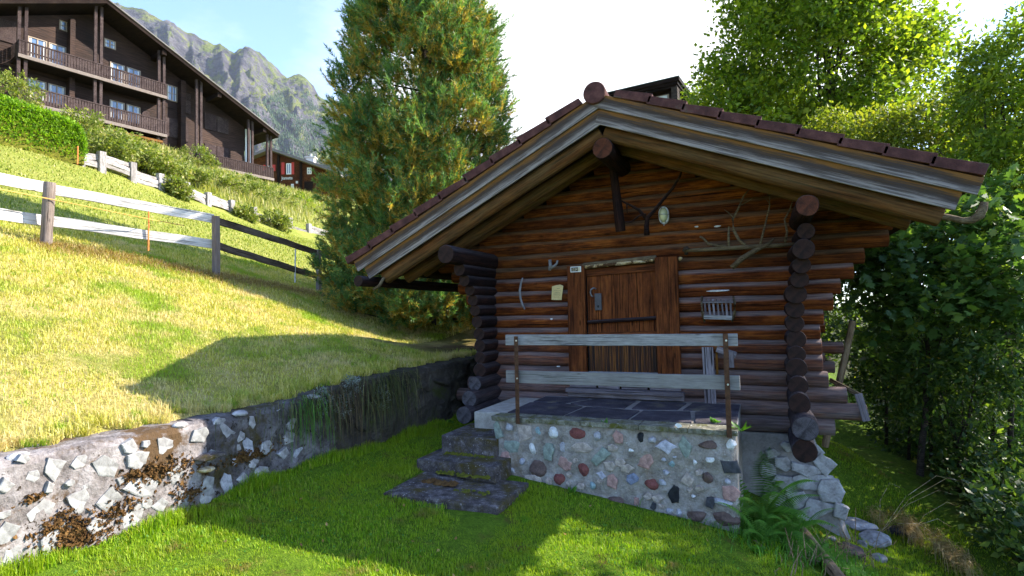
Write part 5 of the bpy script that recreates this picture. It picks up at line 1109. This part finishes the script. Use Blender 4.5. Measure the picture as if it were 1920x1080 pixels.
tree('elder_bush', atD(1800, 860, 8), [pb(1700, 690, 8.6, .6, .4), pb(1800, 690, 7.8, .7, .5), pb(1660, 720, 9, .5, .35), pb(1890, 660, 7.2, .6, .5), pb(1760, 780, 8.4, .6, .4), pb(1880, 830, 7.6, .6, .5), pb(1800, 930, 8.2, .5, .25), pb(1900, 960, 7.4, .5, .3), pb(1700, 830, 9.6, .5, .3)], 'dark_leaf', 'dark leafy bush low on the bank right of the lawn strip', 1150, 12, .4, .105, .04, .25, aspect=.4, cat='bush')
tree('thicket_bush', atD(1850, 900, 9.5), [pb(1640, 600, 11, 1.0, .8), pb(1760, 650, 10.5, 1.2, 1.0), pb(1880, 600, 10, 1.2, 1.2), pb(1700, 760, 11, 1.2, .8), pb(1840, 800, 10, 1.2, 1.0), pb(1600, 520, 12, .8, .8), pb(1900, 950, 8.6, .7, .5), pb(1620, 480, 12, .8, .6), pb(1930, 480, 10, 1., .9), pb(1700, 850, 12, 1.0, .5), pb(1820, 900, 10.5, 1., .5), pb(1920, 880, 9, .8, .6)], 'dark_leaf', 'dense shadowy thicket filling the space behind the elder and maple', 2100, 13, .5, .12, .06, .2, aspect=.5, cat='bush', nl=46)
tree('alder', atD(1900, 620, 14), [pb(1860, 430, 14, 1.6, 1.2), pb(1760, 430, 15, 1.4, 1.2), pb(1680, 440, 15, 1.2, 1.0), pb(1640, 620, 15, 1.4, 1.2), pb(1780, 600, 15, 1.6, 1.2), pb(1900, 650, 14, 1.6, 1.4), pb(1950, 300, 15, 1.6, 1.6)], 'beech_leaf', 'sunlit bright green tree glimpsed through gaps behind the dark bushes', 1600, 13, .6, .13, .1, .15)
# trees outside the right edge that shade the bank and the lawn
for i, (x, y, z, r, lb) in enumerate(((7.6, 9.2, 5.6, 1.7, 'broadleaf tree just outside the right picture edge'), (8.4, 12.2, 5.4, 2.3, 'tall broadleaf tree on the bank beyond the right picture edge'))):
    tree('ash_tree', (x, y, 0), [(x, y, z, r, r, r*.9), (x+.6, y-.5, z+1.2, r*.7, r*.7, r*.7), (x-.7, y+.4, z-.9, r*.7, r*.7, r*.7)], 'walnut_leaf', lb, 480, 12, .6, .16, .12, .2, nl=16)

br_ = [(x, y, gz(x, y)+.25, .55, .6, .38) for x, y in ((2.55, 6.6), (2.6, 7.4), (2.75, 8.2), (2.8, 9.1), (2.85, 10.1), (2.7, 11.2), (3.2, 7.0), (3.4, 8.0), (3.5, 9.3), (3.4, 10.6), (2.6, 12.4), (3.1, 5.9))]
tree('bramble_bush', (3.0, 8.6, 0), br_, 'dark_leaf', 'low dark bramble cover along the top of the bank beside the lawn strip', 1500, 12, .35, .085, .02, .1, cat='bush', nl=30, aspect=.6)
# stems of the thicket
b = MB()
for (x0, y0, x1, y1, D, r) in ((1885, 1000, 1870, 420, 7.6, .04), (1745, 880, 1700, 420, 8.6, .03), (1840, 930, 1900, 500, 8, .03), (1660, 800, 1640, 560, 9.5, .03), (1700, 860, 1760, 480, 9, .025)):
    a, c = atD(x0, y0, D), atD(x1, y1, D); m1 = (a+c)/2+rng.normal(size=3)*.12; b.tube([a-np.array([0, 0, .3]), m1, c], [r, r*.8, r*.4], 7)
tag(b.build('thicket_stems', 'bark', None, smooth=True), 'thin dark stems standing among the bushes on the right bank', 'stems', kind='stuff')
a, c = atD(1571, 728, 8.2), atD(1599, 601, 8.0); o = log('leaning_pole', a-(c-a)*.9, c, .052, .045, mats=('pole_wood', 'end_grey'), parent=None, n=10); tag(o, 'cut wooden pole leaning in the bushes beside the cabin corner', 'pole')
t_ = root('broken_plank', onY(1615, 745, 7.0), 'bent weathered thin plank hanging over the projecting sill log at the right', 'plank')
board('plank_piece', onY(1556, 712, 7.35), onY(1612, 741, 7.05), .02, .05, 'branch_wood', t_); board('plank_piece', onY(1609, 738, 7.03), onY(1625, 790, 6.98), .02, .075, 'sill_wood', t_, upv=(1, 0, 0))

# hedge
def hedge_pts(n):
    u = rng.random(n); px = -60+u*222; top = np.interp(px, [-60, 0, 60, 110, 150, 162], [150, 176, 196, 212, 232, 262]); bot = np.interp(px, [-60, 0, 100, 162], [252, 270, 294, 304])
    k = rng.random(n); py = bot+(top-bot)*np.sqrt(k); D = 18+px*.013+rng.random(n)*.25; P = np.array([atD(a, b_, d) for a, b_, d in zip(px, py, D)])
    thick = rng.random(n)*1.0; top_ = k > .86; P[:, 0] -= np.where(top_, thick, thick*.08); return P
r_ = root('clipped_hedge', ongnd(80, 290), 'clipped bright green conifer hedge below the dark house at the left edge', 'hedge')
P = hedge_pts(15000); leaves('foliage', P, rng.uniform(.08, .16, len(P)), 'hedge_leaf', r_, rng.normal(size=P.shape)+np.array([.6, -.4, .9]), .35, flat=.1)
b = MB(); 
vs = []
for px, tp, bt in ((-60, 158, 256), (0, 182, 273), (60, 201, 287), (110, 217, 298), (150, 240, 303), (158, 268, 304)):
    D = 18.1+px*.013; a = atD(px, bt+4, D); c = atD(px, tp+4, D); back_ = np.array([-1.1, .5, 0]); vs += [a, c, c+back_, a+back_]
b.add(vs, [(i*4+j, i*4+(j+1) % 4, i*4+4+(j+1) % 4, i*4+4+j) for i in range(5) for j in range(4)]+[(3, 2, 1, 0), (20, 21, 22, 23)]); b.build('inner_twigs', 'dark_hedge' if 'dark_hedge' in MATS else 'moss_green', r_)

# shrubs on the bank under the big house
SH = [(185, 262, 22.5, .9, .55, 'pale rambling shrub right of the clipped hedge'), (225, 268, 24, 1.0, .6, 'rambling shrub above the first white sleeper posts'), (268, 290, 25, .9, .5, 'dense green shrub below the middle of the balcony'), (300, 305, 26, .9, .45, 'shrub dotted with pale flowers above the sleeper wall'), (345, 318, 28, .9, .5, 'grassy shrub under the pale plaster base'), (368, 292, 36, .8, .8, 'light green bush at the left end of the ground floor balcony'), (400, 335, 31, 1.2, .6, 'wide shrub below the ground floor balcony'),
      (445, 345, 33, 1.3, .7, 'loose olive shrub right of the wide shrub'), (490, 362, 36, 1.4, .8, 'loose shrub under the end of the ground floor balcony'), (530, 375, 40, 1.6, 1.0, 'dark rounded bush in front of the distant chalet'), (560, 400, 38, 1.3, .7, 'dark bush beside the conifer skirt'), (20, 160, 30, 1.0, .9, 'bare-stemmed climbing bush at the left balcony post'), (150, 225, 28, .9, .6, 'small bush between hedge and lower balcony'), (330, 343, 24.0, .35, .3, 'small green bush growing over the middle sleepers'), (455, 396, 27.5, .4, .35, 'small shrub hanging over the sleepers right of centre'), (510, 405, 29.2, .6, .4, 'straggly shrub filling a gap in the sleeper wall'), (583, 385, 42, 1.6, .9, 'bright green bush right of the dark rounded bush')]
for px, py, D, r, h, la in SH:
    c = atD(px, py, D); dk = 'dark' in la; r_ = root('bank_shrub', (c[0], c[1], gz(c[0], c[1])), la, 'shrub', 'shrubs on the bank below the big house')
    P, Dd, Vv, C = blob_points([(c[0], c[1], c[2]-.15, r*1.2, r*1.2, h), (c[0]+r*.7, c[1]+r*.4, c[2]-.45, r*.8, r*.8, h*.7)], 170, 13, .35, .1, .4); leaves('foliage', P, rng.uniform(.09, .2, len(P)), 'walnut_leaf' if dk else 'shrub_leaf', r_, Dd, .5, Vv)
    b = MB()
    for j in range(9): q = C[rng.integers(len(C))]; g_ = np.array([c[0]+rng.normal()*.1, c[1]+rng.normal()*.1, gz(c[0], c[1])-.1]); b.tube([g_, (g_+q)/2+rng.normal(size=3)*.08, q], [.03, .02, .008], 4, cap=False)
    b.build('stems', 'bark', r_)

# ------------------------------------------------------------------ grasses (stuff)
def blades(name, P, h, w, mat, label, cat, lean=.5, parent=None, seg=True, dirs=None, kind='stuff'):
    n = len(P); h = np.broadcast_to(h, (n,)); a = rng.random(n)*2*pi; le = rng.random(n)*lean; 
    Dn = np.stack([np.cos(a), np.sin(a), np.zeros(n)], -1) if dirs is None else dirs; sd = np.stack([-Dn[:, 1], Dn[:, 0], np.zeros(n)], -1)*(np.broadcast_to(w, (n,))[:, None])/2
    hv = h[:, None]; l1 = le[:, None]; up_ = np.array([0, 0, 1.])
    m1 = P+up_*hv*.55+Dn*hv*l1*.30; tp = P+up_*hv*(1-.25*l1)+Dn*hv*l1*1.0
    V = np.stack([P-sd, P+sd, m1+sd*.8, m1-sd*.8, tp], 1).reshape(-1, 3); bs = np.arange(n)[:, None]*5
    F = np.concatenate([bs+np.array([[0, 1, 2]]), bs+np.array([[0, 2, 3]]), bs+np.array([[3, 2, 4]])])
    o = bigmesh(name, V, F, mat, parent, np.repeat(rng.random(n), 5))
    if parent is None: tag(o, label, cat, kind=kind)
    return o
def scatter(n, x0, x1, y0, y1, test=None, clump=None):
    x = rng.uniform(x0, x1, n); y = rng.uniform(y0, y1, n); k = np.ones(n, bool)
    if test is not None: k &= test(x, y)
    if clump: c = np.array([mnoise.noise((a*clump, b_*clump, 0)) for a, b_ in zip(x, y)]); k &= (rng.random(n) < .62+.9*c)
    x, y = x[k], y[k]; return np.stack([x, y, ground(x, y)+.0], -1)
def free(x, y):
    k = (x > Xw(y)+.12)
    k &= ~((x > -3.42) & (x < -.2) & (y > 5.35)); k &= ~((x > -3.3) & (x < -2.3) & (y > 4.5) & (y < 5.5)); k &= ~((x > -3.6) & (x < .75) & (y > 6.8))
    k &= ~(np.hypot((x+.3-(-2.0+.0)), (y-4.35)*2.) < .32) & ~(np.hypot(x+1.62, (y-3.05)*1.2) < .27); k &= ~((x > .1) & (x < 1.3) & (y > 5) & (y < 7.2)); return k
P = scatter(230000, -4.3, 1.0, 1.6, 7.2, free)
hn = np.array([mnoise.noise((a*2.2, b_*2.2, 4))+.6*mnoise.noise((a*9, b_*9, 1)) for a, b_, _ in P]); bare = np.hypot(P[:, 0]+.95, (P[:, 1]-3.4)) < .2; P = P[~bare]; hn = hn[~bare]
blades('lawn_grass', P, rng.uniform(.018, .042, len(P))*(1+.8*hn).clip(.35, 2), rng.uniform(.003, .0055, len(P)), 'lawn_grass', 'short lush green lawn grass in front of the cabin', 'grass', .9)
P = scatter(30000, .7, 2.6, 6.2, 14, lambda x, y: x < 1.1+1.3*smooth((12-y)/6)); blades('shade_lawn_grass', P, rng.uniform(.02, .05, len(P)), .006, 'lawn_grass', 'shaded strip of grass running past the right side of the cabin', 'grass', .8)
ups = lambda x, y: (x < Xw(y)-.30) & ~((y > 7.5) & (x > -6.6) & (y < 14))
P = scatter(300000, -13, -4.5, 1.0, 13, ups); dist = np.hypot(P[:, 0], P[:, 1]); k = rng.random(len(P)) < np.clip(7/dist, .3, 1)**1.2; P = P[k]; dist = dist[k]
blades('slope_grass', P, rng.uniform(.02, .065, len(P))*np.clip(dist/7, .9, 1.6), .0055*np.clip(dist/6, .8, 2), 'slope_grass', 'mown sun-dried yellowish grass on the slope above the wall', 'grass', 1.2)
P = scatter(90000, -32, -9, 4, 36, lambda x, y: (x < -12.5) | (y > 12.5)); blades('far_slope_grass', P, rng.uniform(.04, .10, len(P)), .03, 'upper_grass', 'sunny yellow-green grass on the upper slope behind the fence', 'grass', 1.)
k = []; 
for px in np.arange(150, 640, 1.2):
    for _ in range(26): k.append((px, rng.uniform(.25, 1.)))
P = []
for px, f in k:
    D0 = np.interp(px, [150, 620], [21.5, 34]); D1 = np.interp(px, [150, 310, 513, 640], [34, 41, 50, 58]); q = atD(px, 400, D0+(D1-D0)*rng.random()); P.append((q[0], q[1], 0))
P = np.array(P); P[:, 2] = ground(P[:, 0], P[:, 1])
blades('bank_grass', P, rng.uniform(.25, .7, len(P)), .05, 'bank_grass', 'tall unmown grass and weeds on the bank under the big house', 'grass', .8)
# raked hay and litter along the fence
P = []
for i in range(7000):
    f = rng.random(); x, y = np.interp(f, [0, .45, 1], [70, 400, 660]), np.interp(f, [0, .45, 1], [472, 522, 572]); D = np.interp(f, [0, .45, 1], [9.2, 11, 15]); q = atD(x+rng.normal()*12, y, D+rng.normal()*.22); P.append((q[0], q[1], 0))
P = np.array(P); P[:, 2] = ground(P[:, 0], P[:, 1])+rng.random(len(P))*.06
blades('raked_hay', P, rng.uniform(.04, .12, len(P)), .01, 'dry_grass', 'low ridge of dead raked hay along the foot of the fence', 'hay', 3.)
# overhanging tufts and plants on the wall
def tuft(name, c, n, h, spread, mat, label, cat, w=.006, lean=1.2, group=None):
    P = np.array(c, float)+rng.normal(size=(n, 3))*np.array([spread, spread, .01]); o = blades(name, P, rng.uniform(.5, 1.1, n)*h, w, mat, label, cat, lean, kind=None)
    if group: o['group'] = group
    return o
def droop(name, c, n, L, spread, mat, label, cat, w=.008):
    b = []; c = np.array(c, float); P0 = c+rng.normal(size=(n, 3))*np.array([.05, spread*1.6, .03]); P0[:, 2] -= rng.random(n)**2*(.35 if 'wall' in label else 0); a = rng.normal(size=n)*.9; l = L*rng.uniform(.15, 1., n)
    d = np.stack([np.cos(a), np.sin(a), np.zeros(n)], -1); ts = [0, .25, .5, .75, 1]; V = []
    for t in ts: pt = P0+d*(l*.45*(1-(1-t)**2))[:, None]+np.array([0, 0, 1])*(l*(.25*t*(1-t)*2-.95*t*t))[:, None]; s = np.stack([-d[:, 1], d[:, 0], np.zeros(n)], -1)*w*(1-t*.8)/2; V += [pt-s, pt+s]
    V = np.stack(V, 1).reshape(-1, 3); bs = np.arange(n)[:, None]*10; F = np.concatenate([bs+np.array([[2*i, 2*i+1, 2*i+3, 2*i+2]]) for i in range(4)]); o = bigmesh(name, V, F, mat, None, np.repeat(rng.random(n), 10)); return tag(o, label, cat)
for px, py, n, L, sp_, mt, la in ((720, 700, 420, .55, .16, 'tussock_grass', 'thick tussock of long grass hanging over the dark end of the wall'), (660, 745, 300, .5, .18, 'old_grass', 'brown dry grass hanging over the wall beside the grey plants'), (580, 770, 160, .45, .09, 'fern_leaf', 'fresh green grass trailing down the wall near the ledge'), (600, 790, 420, .30, .22, 'tussock_grass', 'thin grass strands trailing down the middle of the wall')):
    p = onwall(px, py); droop('hanging_grass', (Xw(p[1])-.02, p[1], zwt(p[1])+.03), n, L, sp_, mt, la, 'grass')
for px, py, la in ((655, 725, 'grey-leaved flowering plant on the wall top left of the tussock'), (640, 760, 'small grey rock plant low on the wall face'), (710, 745, 'pale rock plant beneath the grass tussock'), (600, 752, 'tiny grey cushion plant on the wall top')):
    p = onwall(px, py); r_ = root('rock_plant', p, la, 'plant'); P, Dd, Vv, C = blob_points([(p[0]+.03, p[1], p[2], .07, .10, .12)], 60, 8, .08); leaves('foliage', P, .028, 'grey_plant', r_, Dd, .4, Vv)
# grass leaning over the wall's top edge and standing at its foot
yy = rng.uniform(.8, 8.6, 9000); P = np.stack([Xw(yy)-.30-rng.random(9000)**2*.25+.06*np.sin(yy*9)+.05*np.sin(yy*23), yy, zwt(yy)+.0], -1); P[:, 2] = np.maximum(P[:, 2], ground(P[:, 0], P[:, 1]))
blades('wall_top_grass', P, rng.uniform(.05, .13, len(P)), .006, 'slope_grass', 'longer uncut grass along the top edge of the retaining wall', 'grass', 1.3)
yy = rng.uniform(1.2, 7, 9000); xx = faceX(yy, gz(-4, 4)*0+.4)+.01+rng.random(9000)**1.5*.14; P = np.stack([xx, yy, ground(xx, yy)], -1); lm = np.array([mnoise.noise((a*2.3, 7, 0)) for a in yy])
blades('wall_foot_grass', P, rng.uniform(.04, .11, len(P))*(1+1.2*lm).clip(.3, 2), .006, 'lawn_grass', 'longer grass growing against the foot of the retaining wall', 'grass', .8)
# ferns
def fern(px, py, nf, L, label):
    c = ongnd(px, py) if not isinstance(px, tuple) else np.array(px); r_ = root('fern', c, label, 'fern')
    for i in range(nf):
        a = 2*pi*i/nf+rng.normal()*.3; l = L*rng.uniform(.7, 1.15); d = np.array([cos(a), sin(a), 0]); s = np.array([-sin(a), cos(a), 0]); V = []; F = []; n = 34; rise = rng.uniform(.9, 1.45)
        for j in range(n):
            t = (j+1)/n; pt = c+d*l*(.55*t+.2*t*t)+np.array([0, 0, 1])*l*(rise*t-.65*t*t); wd = l*.19*sin(pi*min(1, t*.9+.12))**.8*(1-t*.35)+.004
            for sg in (-1, 1):
                k = len(V); e = pt+s*sg*wd+d*wd*.35-np.array([0, 0, wd*.25]); hw = l/n*.5; V += [pt-d*hw, pt+d*hw, e]; F.append((k, k+1, k+2) if sg > 0 else (k, k+2, k+1))
        bigmesh('frond', V, F, 'fern_leaf', r_, np.repeat(rng.random(len(F))*.6+.2*rng.random(), 3))
fc = onY(1420, 900, 6.1)
fern((-.02, 5.95, gz(0, 5.95)+.02), 0, 15, .95, 'large green fern between the porch wall and the stone foundation')
fern((.16, 5.7, gz(.16, 5.7)), 0, 11, .6, 'fern in front of the foundation stones'); fern((-.05, 5.35, gz(-.05, 5.35)), 0, 8, .45, 'small fern at the right foot of the porch wall'); fern((.38, 5.35, gz(.38, 5.35)), 0, 7, .28, 'tiny fern among the rocks at the lower right')
def rosette(px, py, n, L, label, nm='weed', w=.3, lobed=False, mat='weed_leaf', up=.8, pos=None):
    c = ongnd(px, py) if pos is None else np.array(pos, float); r_ = root(nm, c, label, 'weed'); a = rng.random(n)*2*pi
    D = np.stack([np.cos(a), np.sin(a), rng.uniform(.2, up, n)], -1); P = np.repeat(c[None], n, 0)+rng.normal(size=(n, 3))*np.array([.25, .25, .1])*L; P[:, 2] = np.maximum(P[:, 2], c[2])
    leaves('leaves', P, L*rng.uniform(.6, 1.1, n), mat, r_, D, w, None, lobed, .3); return r_
rosette(1066, 925, 9, .12, 'dandelion rosette at the foot of the pebbled porch wall', up=1.4); rosette(908, 935, 10, .08, 'small broad-leaved weed at the corner of the lowest step', up=1.6); rosette(875, 940, 6, .07, 'single leafy weed in front of the lowest step', up=1.8); rosette(1090, 915, 5, .08, 'narrow weed right of the dandelion rosette', up=2.)
rosette(0, 0, 26, .05, 'lacy green weed growing on the right end of the porch top', w=.6, pos=(-.42, 5.75, .80), up=1.2); rosette(0, 0, 8, .16, 'long-leaved weed sprouting at the right iron post', w=.18, pos=(-.18, 5.55, .76), up=1.4); rosette(0, 0, 8, .06, 'tiny seedling hanging at the slate edge', w=.3, pos=(-1.42, 5.42, .79), up=1.6)
rosette(1480, 930, 22, .10, 'leafy weed rooted against the foundation stones', 'seedling', lobed=True, up=1.3, pos=(.22, 6.5, gz(.22, 6.5)+.05)); rosette(0, 0, 20, .09, 'leafy weed beside the big fern', 'seedling', lobed=True, up=1.3, pos=(.0, 5.6, gz(0, 5.6)+.05))
fern((.3, 6.3, gz(.3, 6.3)), 0, 9, .4, 'small fern rooted among the foundation stones')
for x, y, la in ((1460, 960, 'leafy green plant below the fern'), (1500, 985, 'three-lobed leafy plant at the head of the lying pole'), (1440, 1000, 'low maple seedling left of the lying pole'), (1420, 1040, 'lobed ground plant at the bottom edge left of the pole'), (1530, 1000, 'small maple seedling beside the flat rocks')):
    rosette(x, y, 16, .10, la, 'seedling', lobed=True, up=1.1, mat='weed_leaf' if x != 1530 else 'maple_leaf')
rosette(770, 770, 30, .07, 'small green plant at the base of the dark wall end', pos=ongnd(842, 795), w=.7, up=1.4)
P = ongnd(1470, 1010)[None]+rng.normal(size=(5200, 3))*np.array([.36, .32, 0]); P[:, 2] = ground(P[:, 0], P[:, 1])
blades('ground_cover', P, rng.uniform(.04, .14, len(P)), .008, 'weed_leaf', 'loose green undergrowth around the lying pole', 'undergrowth', 1.4)
# bare twigs and dead stalks near the bottom right
b = MB()
for i in range(120):
    q = ongnd(1560+rng.normal()*60, 1045+rng.normal()*22); l = rng.uniform(.05, .2); d = rng.normal(size=3)*.5+np.array([0, 0, .8]); b.tube([q, q+d*l*.5, q+d*l+rng.normal(size=3)*.02], [.005, .004, .002], 4)
tag(b.build('dead_stalks', 'pole_wood'), 'reddish dead stalks and twigs around the lower right rocks', 'stalks', kind='stuff')
# lying pole
a, c = ongnd(1500, 1000), ongnd(1560, 1078); d = unit((c-a)[None])[0]; o = log('lying_pole', a+np.array([0, 0, .05]), c+d*.5+np.array([0, 0, .05]), .045, .05, mats=('pole_wood', 'end_brown'), parent=None, n=12); tag(o, 'round brown pole lying in the weeds at the bottom edge', 'pole')
# rocks
RK = [(1598, 985, .26, .16, .06, 'rock', 'flat grey slab at the foot of the stone foundation'), (1530, 975, .11, .09, .06, 'stone_dkgrey', 'dark grey pointed rock left of the flat slab'), (1570, 1000, .10, .08, .06, 'rock', 'rounded grey rock under the flat slab'), (1640, 1020, .20, .16, .10, 'rock', 'large rough boulder at the right end of the rock pile'), (1590, 1035, .22, .16, .05, 'stone_brown', 'brown earthy rock in the middle of the pile'), (1617, 1023, .07, .05, .04, 'pale_stone', 'small whitish stone on the brown rock'), (1545, 955, .16, .12, .08, 'pale_stone', 'angular pale rock against the foundation'),
      (1500, 960, .10, .08, .07, 'rock', 'small grey rock beneath the fern'), (1690, 1000, .18, .14, .06, 'stone_dkgrey', 'dark stone half hidden behind the dry grass'), (1560, 1012, .04, .04, .03, 'pale_stone', 'white pebble left of the brown rock'), (1648, 1050, .09, .07, .05, 'pale_stone', 'speckled stone below the large boulder'), (1555, 982, .06, .05, .035, 'stone_grey', 'grey pebble between the slab and the dark rock')]
for i, (x, y, rx, ry, rz, mt, la) in enumerate(RK):
    q = ongnd(x, y); o = rockmesh('rock', q+np.array([0, 0, rz*.35]), (rx, ry, rz), mt, None, seed=i+31, rot=.4*i, sub=3); tag(o, la, 'rock', 'rocks piled at the foundation corner')
# soil mound patch
# dry grass tufts lower right
for i, (x, y, n, h, sp_) in enumerate(((1700, 1010, 420, .42, .09), (1640, 985, 160, .32, .07), (1760, 1045, 420, .36, .14), (1800, 1075, 300, .3, .14))):
    q = ongnd(x, y); droop('dry_grass', q+np.array([0, 0, .06+h*.25]), n, h*1.2, sp_, 'dry_grass', ['straw-coloured tussock beside the big boulder', 'thin straw tuft above the flat slab', 'broad straw tussock at the lower right', 'straw tussock on the bottom edge at the right'][i], 'grass', .005)
for i, (x, y, h) in enumerate(((1650, 1000, .75), (1700, 1020, .65))): 
    q = ongnd(x, y); b = MB(); 
    for j in range(5): d = rng.normal(size=3)*.35+np.array([.5, .1, .8]); b.tube([q, q+d*h*.5, q+d*h*.9+np.array([.1, 0, -.08]), q+d*h+np.array([.2, 0, -.2])], [.003, .0025, .002, .0015], 4)
    tag(b.build('grass_stalk', 'bare_wood'), ['tall bending seed stalks behind the flat slab', 'tall bending seed stalks beside the big boulder'][i], 'stalk')
# butterfly-like white leaf on the slate edge, fallen leaves
q = onZ(1272, 803, .81); b = MB(); b.add([q, q+np.array([-.03, -.01, .03]), q+np.array([-.012, 0, .045]), q+np.array([.035, -.01, .02]), q+np.array([.02, 0, .04])], [(0, 1, 2), (0, 4, 3), (0, 2, 4)]); b.add([q+np.array([0, .004, 0]), q+np.array([-.03, -.006, .03]), q+np.array([-.012, .004, .045])], [(2, 1, 0)]); tag(b.build('white_leaf', 'white_paint'), 'small folded white leaf standing on the mossy slate edge', 'leaf')
r_ = None; P = scatter(70, -3.8, .3, 2.6, 5.2, free); P[:, 2] += .03; o = leaves('fallen_leaves', P, .035, 'dead_leaf', None, None, .6); tag(o, 'few brown fallen leaves scattered on the lawn', 'leaves', kind='stuff')
P = scatter(5200, -4.2, .9, 1.8, 5.3, free, clump=1.3); P[:, 2] += .015; o = leaves('clover', P, .022, 'weed_leaf', None, None, .8, flat=.9); tag(o, 'clover and small broad leaves mixed into the green lawn', 'clover', kind='stuff')

# thin mountain air
b = MB(); b.box(-9000, 9000, -9000, 9000, -75, 2600)
m = bpy.data.materials.new('haze'); m.use_nodes = True; MATS['haze'] = m; t = NT(m.node_tree)
pv = t.n('ShaderNodeVolumePrincipled', {'Color': (.80, .88, 1., 1), 'Density': 3.5e-5, 'Anisotropy': .2}); t.n('ShaderNodeOutputMaterial', {'Volume': pv.outputs[0]})
o = b.build('haze', 'haze'); o['kind'] = 'stuff'; o['label'] = 'thin blue mountain haze'; o['category'] = 'haze'
# render settings
S.render.engine = 'CYCLES'
S.cycles.max_bounces = 6; S.cycles.diffuse_bounces = 3; S.cycles.transmission_bounces = 4; S.cycles.transparent_max_bounces = 4
